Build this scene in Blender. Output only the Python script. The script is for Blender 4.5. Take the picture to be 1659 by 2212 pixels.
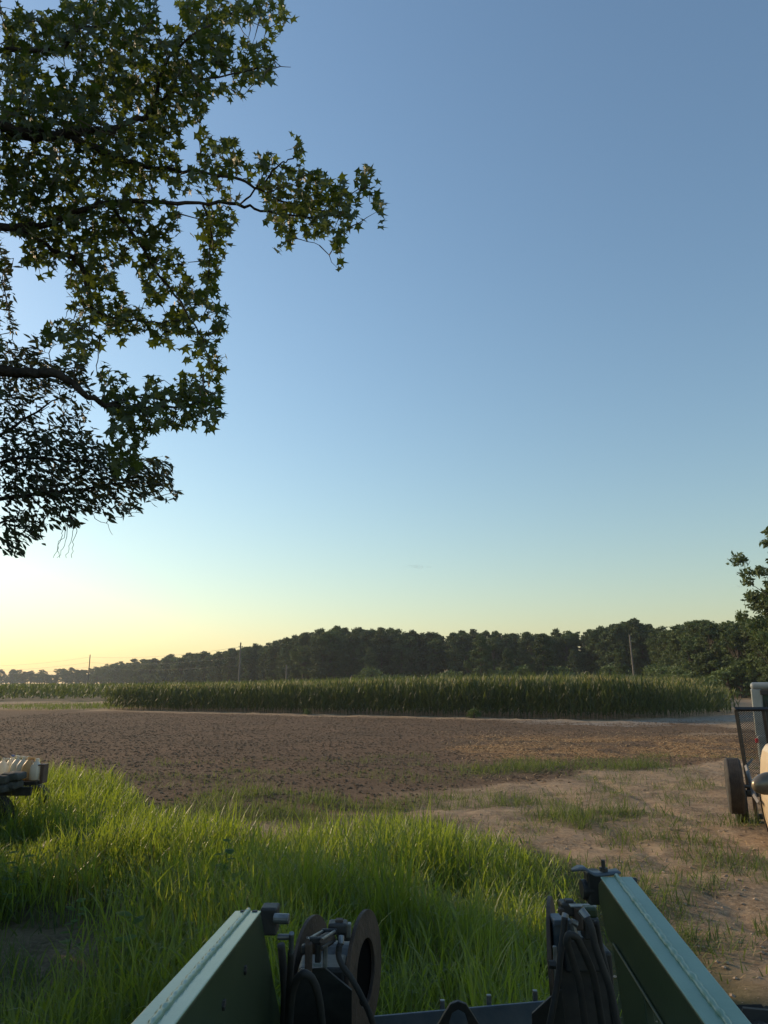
import bpy, math
import numpy as np
from mathutils import Vector, Matrix
R = math.radians
for o in list(bpy.data.objects): bpy.data.objects.remove(o)
S = bpy.context.scene
# ------------------------------------------------------------------ camera
H = 2.3                                     # eye height of the driver on the tractor
FX, CX, CY, HOR = 1534.0, 829.5, 1106.0, 1475.0
PITCH = math.atan((HOR-CY)/FX)
SP, CP = math.sin(PITCH), math.cos(PITCH)
cam = bpy.data.cameras.new('camera'); camo = bpy.data.objects.new('camera', cam)
S.collection.objects.link(camo); S.camera = camo
camo.location = (0, 0, H); camo.rotation_euler = (R(90)+PITCH, 0, 0)
cam.sensor_fit = 'VERTICAL'; cam.sensor_height = 24.0; cam.lens = 24.0*FX/2212.0
cam.clip_start = 0.05; cam.clip_end = 9000
S.render.resolution_x = 768; S.render.resolution_y = 1024
# ------------------------------------------------------------------ light
SUN_AZ, SUN_EL = 60.0, 20.0                 # degrees to the left of the view, above the horizon
w = bpy.data.worlds.new('World'); S.world = w; w.use_nodes = True
nt = w.node_tree; bg = nt.nodes['Background']
sky = nt.nodes.new('ShaderNodeTexSky'); sky.sky_type = 'NISHITA'; sky.sun_disc = False
sky.sun_elevation = R(SUN_EL); sky.sun_rotation = R(-SUN_AZ)
sky.air_density = 1.65; sky.dust_density = 0.7; sky.ozone_density = 3.6; sky.altitude = 50
nt.links.new(sky.outputs[0], bg.inputs[0]); bg.inputs[1].default_value = 0.12
sl = bpy.data.lights.new('sun', 'SUN'); sl.energy = 3.0; sl.angle = R(0.5); sl.color = (1.0, 0.74, 0.46)
so = bpy.data.objects.new('sun', sl); S.collection.objects.link(so)
sd = Vector((-math.sin(R(SUN_AZ))*math.cos(R(SUN_EL)), math.cos(R(SUN_AZ))*math.cos(R(SUN_EL)), math.sin(R(SUN_EL))))
so.rotation_euler = sd.to_track_quat('Z', 'Y').to_euler(); so.location = (-20, 20, 15)
HAZE = 0.00022
S.view_settings.view_transform = 'Standard'; S.view_settings.look = 'None'
S.view_settings.exposure = 0.46; S.view_settings.gamma = 1.0
# ------------------------------------------------------------------ helpers
rng = np.random.RandomState(7)
def P(x, y, zc):                             # a photo pixel (1659 x 2212) at camera depth zc -> world
    a = (x-CX)/FX*zc; u = -(y-CY)/FX*zc
    return np.array((a, zc*CP-u*SP, H+zc*SP+u*CP))
def hash2(ix, iy, s):
    v = np.sin(ix*127.1+iy*311.7+s*74.7)*43758.5453
    return v-np.floor(v)
def vnoise(x, y, s=0):
    ix = np.floor(x); iy = np.floor(y); fx = x-ix; fy = y-iy
    fx = fx*fx*(3-2*fx); fy = fy*fy*(3-2*fy)
    a = hash2(ix, iy, s); b = hash2(ix+1, iy, s); c = hash2(ix, iy+1, s); d = hash2(ix+1, iy+1, s)
    return (a*(1-fx)+b*fx)*(1-fy)+(c*(1-fx)+d*fx)*fy
def fbm(x, y, o=4, s=0):
    r = 0; a = .5; t = 0
    for k in range(o):
        r = r+a*vnoise(x*2**k, y*2**k, s+k*13); t += a; a *= .5
    return r/t
def sstep(a, b, x):
    t = np.clip((x-a)/(b-a), 0, 1); return t*t*(3-2*t)
def terr(x, y):                              # the broad lie of the land
    return 1.5*sstep(60, 190, y)*sstep(-60, 30, x)*(1-.0*x)
class MB:
    def __init__(s): s.v = []; s.f = []; s.n = 0; s.r = []
    def add(s, v, f, r=None):
        v = np.asarray(v, float).reshape(-1, 3)
        s.v.append(v); s.r.append(np.full(len(v), rng.rand() if r is None else r, float) if np.isscalar(r) or r is None else np.asarray(r, float))
        for q in (f if isinstance(f, list) else [f]):
            q = np.asarray(q, int); s.f.append(q+s.n)
        s.n += len(v)
    def box(s, c, size, M=None, taper=1.0):
        x, y, z = np.array(size)/2.0
        p = np.array([(-x, -y, -z), (x, -y, -z), (x, y, -z), (-x, y, -z), (-x*taper, -y*taper, z), (x*taper, -y*taper, z), (x*taper, y*taper, z), (-x*taper, y*taper, z)])
        if M is not None: p = p@np.array(M).T
        s.add(p+np.array(c), [[(0, 3, 2, 1), (4, 5, 6, 7), (0, 1, 5, 4), (1, 2, 6, 5), (2, 3, 7, 6), (3, 0, 4, 7)]])
    def tube(s, pts, rad, n=8, caps=True, flat=1.0):
        pts = np.asarray(pts, float); m = len(pts)
        rad = np.ones(m)*rad if np.isscalar(rad) else np.asarray(rad, float)
        t = np.gradient(pts, axis=0); t /= np.linalg.norm(t, axis=1)[:, None]+1e-9
        up = np.array((0, 0, 1.0)) if abs(t[0][2]) < .9 else np.array((1.0, 0, 0))
        a = np.cross(t[0], up); a /= np.linalg.norm(a)
        V = []
        for i in range(m):
            a = a-t[i]*np.dot(a, t[i]); a /= np.linalg.norm(a)+1e-9
            b = np.cross(t[i], a)
            for k in range(n):
                th = 2*math.pi*k/n
                V.append(pts[i]+rad[i]*(math.cos(th)*a+flat*math.sin(th)*b))
        F = [(i*n+k, i*n+(k+1) % n, (i+1)*n+(k+1) % n, (i+1)*n+k) for i in range(m-1) for k in range(n)]
        fl = [F]
        s.add(V, fl)
        if caps:
            b0 = s.n-len(V)
            s.f.append(np.array([[b0+k for k in range(n)][::-1]])); s.f.append(np.array([[b0+(m-1)*n+k for k in range(n)]]))
    def prism(s, poly, vec):                 # poly: list of 3-D points in one plane
        p = np.asarray(poly, float); n = len(p); v = np.vstack((p, p+np.asarray(vec, float)))
        s.add(v, [[tuple(range(n))[::-1]], [tuple(range(n, 2*n))], [(i, (i+1) % n, n+(i+1) % n, n+i) for i in range(n)]])
    def ring(s, c, nrm, ro, ri, th, n=40):   # flat annulus with thickness
        c = np.array(c, float); nrm = np.array(nrm, float); nrm /= np.linalg.norm(nrm)
        a = np.cross(nrm, (0, 0, 1.0)); a /= np.linalg.norm(a); b = np.cross(a, nrm)
        V = []
        for (r, o) in ((ro, -th/2), (ro, th/2), (ri, th/2), (ri, -th/2)):
            for k in range(n):
                q = 2*math.pi*k/n; V.append(c+r*(math.cos(q)*a+math.sin(q)*b)+o*nrm)
        F = [(j*n+k, j*n+(k+1) % n, ((j+1) % 4)*n+(k+1) % n, ((j+1) % 4)*n+k) for j in range(4) for k in range(n)]
        s.add(V, [F])
    def lathe(s, c, ax, prof, n=24):         # prof: (radius, along axis)
        c = np.array(c, float); ax = np.array(ax, float); ax /= np.linalg.norm(ax)
        up = (0, 0, 1.0) if abs(ax[2]) < .9 else (1.0, 0, 0)
        a = np.cross(ax, up); a /= np.linalg.norm(a); b = np.cross(ax, a)
        V = [c+h*ax+r*(math.cos(2*math.pi*k/n)*a+math.sin(2*math.pi*k/n)*b) for r, h in prof for k in range(n)]
        m = len(prof)
        F = [(i*n+k, i*n+(k+1) % n, (i+1)*n+(k+1) % n, (i+1)*n+k) for i in range(m-1) for k in range(n)]
        s.add(V, [F])
    def mesh(s, name, mat, smooth=False):
        me = bpy.data.meshes.new(name)
        v = np.vstack(s.v); me.vertices.add(len(v)); me.vertices.foreach_set('co', v.ravel())
        idx = []; st = []; pos = 0
        for q in s.f:
            k = q.shape[1]; idx.append(q.ravel()); st.append(pos+np.arange(len(q))*k); pos += q.size
        idx = np.concatenate(idx); st = np.concatenate(st)
        me.loops.add(len(idx)); me.loops.foreach_set('vertex_index', idx.astype(np.int32))
        me.polygons.add(len(st)); me.polygons.foreach_set('loop_start', st.astype(np.int32))
        at = me.attributes.new('rnd', 'FLOAT', 'POINT'); at.data.foreach_set('value', np.concatenate(s.r).astype(np.float32))
        me.update(calc_edges=True); me.validate()
        me.materials.append(mat)
        me.polygons.foreach_set('use_smooth', np.full(len(me.polygons), smooth))
        return me
    def build(s, name, mat, parent=None, smooth=False, bevel=0, seg=2):
        o = bpy.data.objects.new(name, s.mesh(name, mat, smooth)); S.collection.objects.link(o)
        if parent: o.parent = parent
        if bevel:
            b = o.modifiers.new('bevel', 'BEVEL'); b.width = bevel; b.segments = seg; b.limit_method = 'ANGLE'; b.angle_limit = R(35)
        return o
def tag(o, label=None, cat=None, group=None, kind=None):
    if label: o['label'] = label
    if cat: o['category'] = cat
    if group: o['group'] = group
    if kind: o['kind'] = kind
    return o
def empty(name, label, cat, loc=(0, 0, 0), group=None):
    e = bpy.data.objects.new(name, None); S.collection.objects.link(e); e.location = [float(q) for q in loc]; e.empty_display_size = .1
    return tag(e, label, cat, group)
class OFF(MB):                               # MB whose points are world points, stored relative to the thing's base
    pass
def rel(o, root):                            # child built in world coordinates under a moved root
    o.matrix_parent_inverse = Matrix.Translation(-Vector(root.location)); return o
# ------------------------------------------------------------------ materials
def mat(name, col, rough=.6, metal=0, noise=0, nscale=8, col2=None, bump=0, bscale=40, coat=0, trans=0, tcol=None, attr=0, spec=.5, obj=0):
    m = bpy.data.materials.new(name); m.use_nodes = True; t = m.node_tree; N = t.nodes; L = t.links
    b = N['Principled BSDF']; b.inputs['Roughness'].default_value = rough; b.inputs['Metallic'].default_value = metal
    b.inputs['Base Color'].default_value = (*col, 1); b.inputs['Coat Weight'].default_value = coat
    b.inputs['Specular IOR Level'].default_value = spec
    src = None
    tc = N.new('ShaderNodeTexCoord')
    if noise:
        n = N.new('ShaderNodeTexNoise'); n.inputs['Scale'].default_value = nscale; n.inputs['Detail'].default_value = 6; L.new(tc.outputs['Object'], n.inputs['Vector'])
        r = N.new('ShaderNodeValToRGB'); r.color_ramp.elements[0].position = .5-noise; r.color_ramp.elements[1].position = .5+noise
        r.color_ramp.elements[0].color = (*col, 1); r.color_ramp.elements[1].color = (*(col2 or col), 1)
        L.new(n.outputs['Fac'], r.inputs[0]); src = r.outputs[0]
    if attr or obj:
        if attr:
            a = N.new('ShaderNodeAttribute'); a.attribute_name = 'rnd'; fo = a.outputs['Fac']
        else:
            a = N.new('ShaderNodeObjectInfo'); fo = a.outputs['Random']
        mx = N.new('ShaderNodeMix'); mx.data_type = 'RGBA'
        mx.inputs['A'].default_value = (*col, 1); mx.inputs['B'].default_value = (*(col2 or col), 1); L.new(fo, mx.inputs['Factor'])
        src = mx.outputs['Result']
        if attr and obj:
            oi = N.new('ShaderNodeObjectInfo'); mr = N.new('ShaderNodeMapRange'); mr.inputs['To Min'].default_value = 1-obj; mr.inputs['To Max'].default_value = 1+obj
            L.new(oi.outputs['Random'], mr.inputs[0]); vm = N.new('ShaderNodeVectorMath'); vm.operation = 'SCALE'
            L.new(src, vm.inputs[0]); L.new(mr.outputs[0], vm.inputs['Scale']); src = vm.outputs[0]
    if src: L.new(src, b.inputs['Base Color'])
    if bump:
        n = N.new('ShaderNodeTexNoise'); n.inputs['Scale'].default_value = bscale; n.inputs['Detail'].default_value = 5; L.new(tc.outputs['Object'], n.inputs['Vector'])
        bp = N.new('ShaderNodeBump'); bp.inputs['Strength'].default_value = bump; bp.inputs['Distance'].default_value = .02
        L.new(n.outputs['Fac'], bp.inputs['Height']); L.new(bp.outputs[0], b.inputs['Normal'])
    if trans:
        tr = N.new('ShaderNodeBsdfTranslucent'); ms = N.new('ShaderNodeMixShader'); ms.inputs[0].default_value = trans
        tr.inputs[0].default_value = (*(tcol or col), 1)
        L.new(b.outputs[0], ms.inputs[1]); L.new(tr.outputs[0], ms.inputs[2]); L.new(ms.outputs[0], N['Material Output'].inputs[0])
    return m
M_gum = mat('sweetgum leaf', (.022, .038, .012), .55, col2=(.045, .062, .018), attr=1, trans=.30, tcol=(.14, .19, .02))
M_oak = mat('oak leaf', (.02, .032, .013), .6, col2=(.036, .05, .02), attr=1, trans=.18, tcol=(.09, .10, .025))
M_bark = mat('bark', (.025, .021, .018), .95, noise=.2, nscale=12, col2=(.06, .05, .042), bump=1.0, bscale=22, spec=.1)
M_twig = mat('twig', (.07, .055, .04), .8)
M_pine = mat('pine needles', (.030, .052, .018), .8, col2=(.075, .105, .036), attr=1, obj=.3, trans=.2, tcol=(.07, .1, .02))
M_broad = mat('broad leaves', (.036, .062, .018), .75, col2=(.09, .125, .034), attr=1, obj=.3, trans=.25, tcol=(.1, .14, .03))
M_pale = mat('pale leaves', (.06, .10, .03), .7, col2=(.11, .16, .05), attr=1, obj=.2, trans=.25, tcol=(.13, .18, .03))
M_trunk = mat('far bark', (.05, .038, .03), .9, noise=.2, nscale=3, col2=(.10, .075, .055))
M_corn = mat('corn leaf', (.030, .044, .017), .6, col2=(.090, .112, .038), attr=1, trans=.33, tcol=(.15, .19, .04))
M_tass = mat('tassel', (.42, .37, .17), .8, trans=.3, tcol=(.4, .33, .1))
M_grass = mat('grass', (.032, .068, .015), .46, col2=(.092, .132, .026), attr=1, trans=.42, tcol=(.38, .48, .035))
M_dry = mat('dry grass', (.20, .15, .08), .8, col2=(.33, .25, .13), attr=1, trans=.3, tcol=(.4, .3, .12))
M_weed = mat('weeds', (.04, .065, .018), .6, col2=(.10, .13, .04), attr=1, trans=.4, tcol=(.2, .26, .04))
M_straw = mat('straw', (.42, .25, .10), .8, col2=(.60, .40, .18), attr=1)
M_clod = mat('clods', (.12, .082, .052), 1.0, col2=(.20, .14, .09), attr=1, spec=.1)
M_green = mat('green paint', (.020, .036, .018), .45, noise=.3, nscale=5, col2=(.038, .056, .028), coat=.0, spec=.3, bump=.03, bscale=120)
M_greentop = mat('dusty sky-sheen green paint', (.15, .26, .18), .45, noise=.3, nscale=9, col2=(.22, .33, .245), coat=.5, bump=.05, bscale=150)  # paler than the side paint: dust plus sky reflection painted into the base colour
M_black = mat('black steel', (.012, .013, .014), .55, noise=.2, nscale=20, col2=(.03, .028, .026), bump=.1)
M_rub = mat('rubber', (.016, .016, .016), .75, noise=.2, nscale=15, col2=(.035, .031, .027), bump=.1)
M_tire = mat('tire rubber', (.022, .021, .02), .85, noise=.25, nscale=9, col2=(.06, .052, .042), bump=.15)
M_rust = mat('rusty steel', (.035, .023, .016), .7, noise=.2, nscale=10, col2=(.085, .056, .038), bump=.25, bscale=60)
M_steel = mat('zinc', (.30, .31, .31), .45, metal=.7, noise=.25, nscale=25, col2=(.10, .10, .095))
M_blue = mat('blue grey steel', (.05, .075, .10), .5, noise=.2, nscale=12, col2=(.09, .11, .13), bump=.1)
M_jug = mat('jug plastic', (.85, .84, .78), .4, trans=.45, tcol=(.75, .68, .52))
M_jugy = mat('yellowed jug plastic', (.66, .52, .30), .4, trans=.45, tcol=(.8, .55, .25))
M_label = mat('blue cap', (.03, .09, .3), .4)
M_sack = mat('dark sack', (.03, .032, .030), .85, noise=.2, nscale=9, col2=(.075, .078, .07), bump=.4, bscale=25)
M_box = mat('brown panel', (.09, .055, .04), .75, noise=.2, nscale=6, col2=(.14, .09, .065), bump=.2)
M_wood = mat('weathered wood', (.16, .12, .085), .9, noise=.2, nscale=15, col2=(.25, .19, .14), bump=.3)
M_pole = mat('pole wood', (.13, .11, .09), .9, noise=.2, nscale=4, col2=(.22, .19, .16))
M_cream = mat('cream paint', (.62, .50, .34), .4, noise=.3, nscale=5, col2=(.55, .43, .29), coat=.3)
M_mirror = mat('dusty dark chrome', (.13, .11, .085), .28, metal=.5, noise=.25, nscale=10, col2=(.22, .18, .13))
M_white = mat('off white paint', (.24, .27, .27), .4, noise=.3, nscale=5, col2=(.16, .18, .175), coat=.4)
M_glass = mat('dark glass', (.03, .06, .05), .06, spec=.8)
M_red = mat('red lens', (.6, .02, .03), .3)
M_cloud = mat('cloud', (.9, .88, .85), 1.0)
def ground_mat():
    m = bpy.data.materials.new('soil'); m.use_nodes = True; t = m.node_tree; N = t.nodes; L = t.links; b = N['Principled BSDF']
    b.inputs['Roughness'].default_value = 1.0; b.inputs['Specular IOR Level'].default_value = .15
    tc = N.new('ShaderNodeTexCoord')
    def nz(sc, det=6, dim=.6):
        n = N.new('ShaderNodeTexNoise'); n.inputs['Scale'].default_value = sc; n.inputs['Detail'].default_value = det; n.inputs['Roughness'].default_value = dim
        L.new(tc.outputs['Object'], n.inputs['Vector']); return n.outputs['Fac']
    def ramp(f, a, b_, ca, cb):
        r = N.new('ShaderNodeValToRGB'); r.color_ramp.elements[0].position = a; r.color_ramp.elements[1].position = b_
        r.color_ramp.elements[0].color = (*ca, 1); r.color_ramp.elements[1].color = (*cb, 1); L.new(f, r.inputs[0]); return r.outputs[0]
    def mix(f, a, b_):
        x = N.new('ShaderNodeMix'); x.data_type = 'RGBA'; L.new(f, x.inputs['Factor']); L.new(a, x.inputs['A']); L.new(b_, x.inputs['B']); return x.outputs['Result']
    def att(n):
        a = N.new('ShaderNodeAttribute'); a.attribute_name = n; return a.outputs['Fac']
    tan = ramp(nz(2.5), .35, .7, (.30, .205, .128), (.52, .385, .25))
    deb = ramp(nz(18, 8, .75), .45, .62, (.10, .075, .048), (.42, .32, .215))
    tan = mix(ramp(nz(.9), .4, .65, (.15, .15, .15), (.7, .7, .7)), tan, deb)
    till = ramp(nz(7, 8, .7), .3, .72, (.075, .050, .031), (.165, .113, .072))
    till = mix(ramp(nz(.25, 3), .35, .7, (0, 0, 0), (.5, .5, .5)), till, ramp(nz(12), .3, .7, (.15, .085, .05), (.25, .16, .10)))
    c = mix(att('till'), tan, till)
    sand = ramp(nz(3, 8), .3, .7, (.19, .16, .13), (.37, .33, .28)); c = mix(att('sand'), c, sand)
    strw = ramp(nz(14, 8, .8), .4, .62, (.14, .075, .035), (.42, .25, .11)); c = mix(att('straw'), c, strw)
    gr = ramp(nz(1.5, 6), .3, .7, (.045, .055, .02), (.12, .115, .05)); c = mix(att('grn'), c, gr)
    L.new(c, b.inputs['Base Color'])
    bp = N.new('ShaderNodeBump'); bp.inputs['Strength'].default_value = .9; bp.inputs['Distance'].default_value = .05; L.new(nz(16, 9, .8), bp.inputs['Height']); L.new(bp.outputs[0], b.inputs['Normal'])
    return m
# ------------------------------------------------------------------ ground sheet
# world regions
def cornfront(x):
    return np.interp(x, [-25.1, -25, -6.3, 5.4, 13.6, 20, 27], [92, 64.5, 55.5, 50, 46, 49, 56])
def grass_edge_far(x):                       # far limit of the tall grass by x
    return np.interp(x, [-14, -7, -5.0, -4.1, -3.2, -1.5, 1.0, 2.2, 2.9, 3.3], [17.5, 17, 15.6, 13.2, 11.8, 11.5, 11.4, 10.8, 8.8, 6.5])
def masks(X, Y):
    n1 = fbm(X*.35, Y*.35, 4, 1)-.5; n2 = fbm(X*.9, Y*.9, 3, 5)-.5; n3 = fbm(X*.12, Y*.4, 4, 9)-.5
    near = np.interp(X, [-30, -3, 2, 6, 12, 30], [11, 13.2, 15.2, 20.5, 25, 34])
    far = np.minimum(cornfront(X)-1.2, 66)
    till = sstep(-.9, .9, (Y-near)+n1*9)*sstep(0, 2.5, far-Y+n2*2)*sstep(0, 6, 17+(.0*Y)-X+n1*14+Y*.08)
    sand = .8*sstep(5, 12, X+n1*8)*sstep(-1.5, 1.0, Y-(cornfront(X)-5.0)+n2*5)*sstep(0, 1.5, (cornfront(X)+.3)-Y)*(.55+1.0*np.clip(n2+.3, 0, 1))
    sand = np.maximum(sand, .75*sstep(30, 34, Y)*0)
    straw = sstep(0, .22, n3+.18)*sstep(1, 4, X+n1*6)*sstep(21, 24, Y)*(1-sstep(30, 35, Y))*sstep(-.1, .15, n2+.14)
    straw = np.maximum(straw, .7*sstep(60, 66, Y)*(1-sstep(80, 90, Y))*(1-sstep(-25, -20, X))*sstep(-60, -40, X)*sstep(0, .2, n1+.1))
    grn = sstep(-.5, .8, grass_edge_far(X)-Y+n1*3)*(1-sstep(2.3, 3.2, X))*(1-.7*np.exp(-(((X+3.1)/1.3)**2+((Y-6.5)/1.7)**2)))
    weeds = weed_density(X, Y)
    grn = np.maximum(grn, .55*weeds)
    grn = np.maximum(grn, sstep(88, 100, Y)*(.6+.8*n1)); grn = np.maximum(grn, .7*sstep(62, 75, Y)*(1-sstep(-30, -24, X))*sstep(-.05, .2, n1+.0))
    return [np.clip(q, 0, 1) for q in (till, sand, straw, grn)]
WP = [(-3.1, 5.6, 1.6, 1.6, .8), (-2.6, 12.7, 1.6, 1.0, .9), (-.6, 12.4, 1.6, .9, .9), (1.0, 12.3, 1.3, .8, .9), (-3.5, 14.2, 1.0, .9, .8), (1.6, 15.2, 2.2, 1.0, .8), (4.0, 20.3, 2.6, 1.1, 1.0), (6.4, 21.0, 1.9, .8, 1.0), (3.6, 13.2, 1.3, 1.1, 1.0), (5.3, 12.9, 1.5, .9, .9), (4.2, 11.2, 1.4, .8, .55),
      (4.6, 9.7, .9, 1.0, .5), (6.6, 17.3, 1.8, .8, .45), (3.9, 7.5, .8, .9, .6), (4.1, 5.6, .7, .9, .7), (2.6, 8.2, .8, 2.2, .7), (-1.2, 14.6, 2.0, .7, .8), (-3.2, 15.6, 1.2, .8, .9), (2.3, 19, 1.2, .8, .5), (5.4, 15.4, 2.0, .8, .35), (-18, 70, 7, 5, .3), (-30, 72, 9, 9, .6), (3.2, 10.3, .6, 1.2, .5)]
def weed_density(X, Y):
    d = np.zeros_like(X)
    X = X+1.5*(fbm(X*.5, Y*.5, 3, 61)-.5); Y = Y+2.6*(fbm(X*.45, Y*.45, 3, 63)-.5)
    for (a, b, rx, ry, k) in WP:
        q = np.sqrt(((X-a)/rx)**2+((Y-b)/ry)**2); d = np.maximum(d, k*(1-sstep(.35, 1.15, q)))
    d = d*np.clip(4.2*fbm(X*1.3+3, Y*1.3, 4, 21)-1.2, 0, 1.3); d = np.where(Y < 25, np.maximum(d, .30*sstep(.5, .68, fbm(X*.8, Y*.8, 3, 33))*(Y < 24)), d)
    return np.clip(d, 0, 1)
def ground_z(X, Y):
    t, s, st, g = masks(X, Y)
    z = terr(X, Y)
    nearf = 1-sstep(50, 80, Y)
    z = z+nearf*((fbm(X*6, Y*5, 3, 2)-.5)*(.035-.017*t)+(fbm(X*.7, Y*.9, 3, 4)-.5)*(.16-.09*t)+(np.abs(fbm(X*1.4, Y*3.5, 3, 8)-.5))*.13*(1-t)+.012*t*np.sin(Y*6.5+X*.6+3*fbm(X*.3, Y*.3, 2, 6)))
    for xo in (0.0, 1.55):                      # shallow wheel ruts on the track
        xc = 3.3+xo+.055*(Y-8)+.35*np.sin(Y*.22); dd = (X-xc)/.13
        z = z-nearf*(1-t)*np.exp(-dd**2)*.035*(1+.35*np.sin(Y*38))*sstep(5, 6, Y)*(1-sstep(17, 20, Y))
    return z
xs = [0.0]; 
while xs[-1] < 1900: xs.append(xs[-1]+(.075 if xs[-1] < 11 else max(.075, (xs[-1]-9)*.035)))
xs = np.array(sorted([-q for q in xs[1:]]+xs))
ys = [2.0]
while ys[-1] < 1900: ys.append(ys[-1]*(1.0085 if ys[-1] < 60 else 1.05))
ys = np.array([-1900, -600, -200, -60, -20, -8, -3, 0, 1.0]+ys)
GX, GY = np.meshgrid(xs, ys); GZ = ground_z(GX, GY)
g = MB(); nx, ny = len(xs), len(ys)
idx = np.arange(nx*ny).reshape(ny, nx)
g.add(np.stack((GX.ravel(), GY.ravel(), GZ.ravel()), 1), [np.stack((idx[:-1, :-1].ravel(), idx[:-1, 1:].ravel(), idx[1:, 1:].ravel(), idx[1:, :-1].ravel()), 1)])
go = g.build('ground', ground_mat(), smooth=True); go['kind'] = 'structure'
for nm, ar in zip(('till', 'sand', 'straw', 'grn'), masks(GX, GY)):
    a = go.data.attributes.new(nm, 'FLOAT', 'POINT'); a.data.foreach_set('value', ar.ravel().astype(np.float32))
def gz(x, y): return float(ground_z(np.array([float(x)]), np.array([float(y)]))[0])
# ------------------------------------------------------------------ blades: grass, weeds, straw
def blades(mb, X, Y, Z, h, wd, lean, droop, seg=4, stiff=None, az=None):
    n = len(X); th = rng.rand(n)*2*math.pi if az is None else az
    dx, dy = np.cos(th), np.sin(th)
    fa = th+math.pi/2+rng.normal(0, .5, n); wx, wy = np.cos(fa)*wd/2, np.sin(fa)*wd/2
    V = np.zeros((n, (seg+1)*2, 3)); 
    cx = np.array(X, float); cy = np.array(Y, float); cz = np.array(Z, float)
    ang = lean.copy(); L = h/seg
    for k in range(seg+1):
        t = k/seg; wk = (1-t**2.2)*.95+.05
        wk = wk*(.65+.35*min(1, t*4))
        V[:, 2*k, 0] = cx-wx*wk; V[:, 2*k, 1] = cy-wy*wk; V[:, 2*k, 2] = cz
        V[:, 2*k+1, 0] = cx+wx*wk; V[:, 2*k+1, 1] = cy+wy*wk; V[:, 2*k+1, 2] = cz
        cx = cx+np.sin(ang)*dx*L; cy = cy+np.sin(ang)*dy*L; cz = cz+np.cos(ang)*L
        ang = ang+droop*(.12+1.9*t*t)*4.0/seg*1.25
    base = (np.arange(n)*(seg+1)*2)[:, None]
    F = np.concatenate([np.stack((base[:, 0]+2*k, base[:, 0]+2*k+1, base[:, 0]+2*k+3, base[:, 0]+2*k+2), 1) for k in range(seg)])
    mb.add(V.reshape(-1, 3), [F], np.repeat(rng.rand(n), (seg+1)*2))
def hgt(X, Y):                                # tall grass height map
    e = grass_edge_far(X)-Y
    a = .12+.75*fbm(X*.45, Y*.45, 3, 40)+.75*(fbm(X*1.5, Y*1.5, 2, 41)-.5)+.18*np.exp(-((X+5.2)/1.2)**2-((Y-14.2)/1.0)**2); a = np.maximum(a, .15)
    return a*np.clip(.55+e*.35, .45, 1.0)*np.interp(X, [-4, -2, .5, 2.5], [.92, .92, .85, .55])*np.interp(Y, [4, 8, 11], [1.12, 1.0, .85])
def scatter(n, x0, x1, y0, y1, dens):
    X = rng.uniform(x0, x1, n); Y = rng.uniform(y0, y1, n); k = rng.rand(n) < dens(X, Y); return X[k], Y[k]
def gd(X, Y):
    e = grass_edge_far(X)+(fbm(X*.8, Y*.8, 3, 50)-.5)*3.0-Y
    r = np.interp(Y, [2, 6, 8, 9.5, 11, 13], [1.2, 1.6, 2.0, 2.5, 2.5, 2.2])+(fbm(X*.9, Y*.9, 3, 51)-.5)*1.2-X
    # bare, trampled ground at lower left
    bare = 1-np.minimum(1, 1.25*np.exp(-(((X+3.1)/1.3)**2+((Y-6.5)/1.7)**2)))
    persp = np.clip(14/(Y+2), .55, 1.6)
    return sstep(0, .9, e)*sstep(-.1, .6, r)*bare*np.clip(.3+1.1*fbm(X*1.1, Y*1.1, 3, 52), 0, 1)*persp/1.6*(np.abs(X) < Y*.62+1.6)
GR = MB()
X, Y = scatter(115000, -11, 4, 3.2, 17.5, gd)
# clump: pull points toward clump centres
X = X+.10*np.sin(Y*9+X*5); Y = Y+.10*np.sin(X*8-Y*4)
n = len(X); h = hgt(X, Y)*rng.uniform(.5, 1.45, n)*1.1
blades(GR, X, Y, ground_z(X, Y)-.02, h, rng.uniform(.006, .019, n)*np.clip(.75+h*.5, .7, 1.25), np.abs(rng.normal(.14, .15, n)), (.05+1.0*rng.rand(n)**1.6)*.75, seg=7)
print('grass blades', n)
X, Y = scatter(135000, -11, 4, 3.2, 17.5, gd); n = len(X); hb = hgt(X, Y)
blades(GR, X, Y, ground_z(X, Y)+hb*rng.uniform(.15, .85, n), rng.uniform(.16, .42, n)*(.6+.6*hb), rng.uniform(.007, .019, n), rng.uniform(.15, .8, n), rng.uniform(.15, .75, n), seg=6)
tag(GR.build('tall_grass', M_grass), 'tall bright green grass with drooping blades between the tractor and the ploughed field', 'grass', kind='stuff')
DG = MB(); X, Y = scatter(6000, -11, 4, 3.2, 17, gd); n = len(X)
blades(DG, X, Y, ground_z(X, Y), hgt(X, Y)*rng.uniform(.5, 1.15, n), rng.uniform(.006, .014, n), np.abs(rng.normal(.2, .2, n)), rng.uniform(.1, .8, n), seg=4)
tag(DG.build('dry_grass', M_dry), 'pale dry blades scattered through the tall green grass', 'dry grass', kind='stuff')
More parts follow.
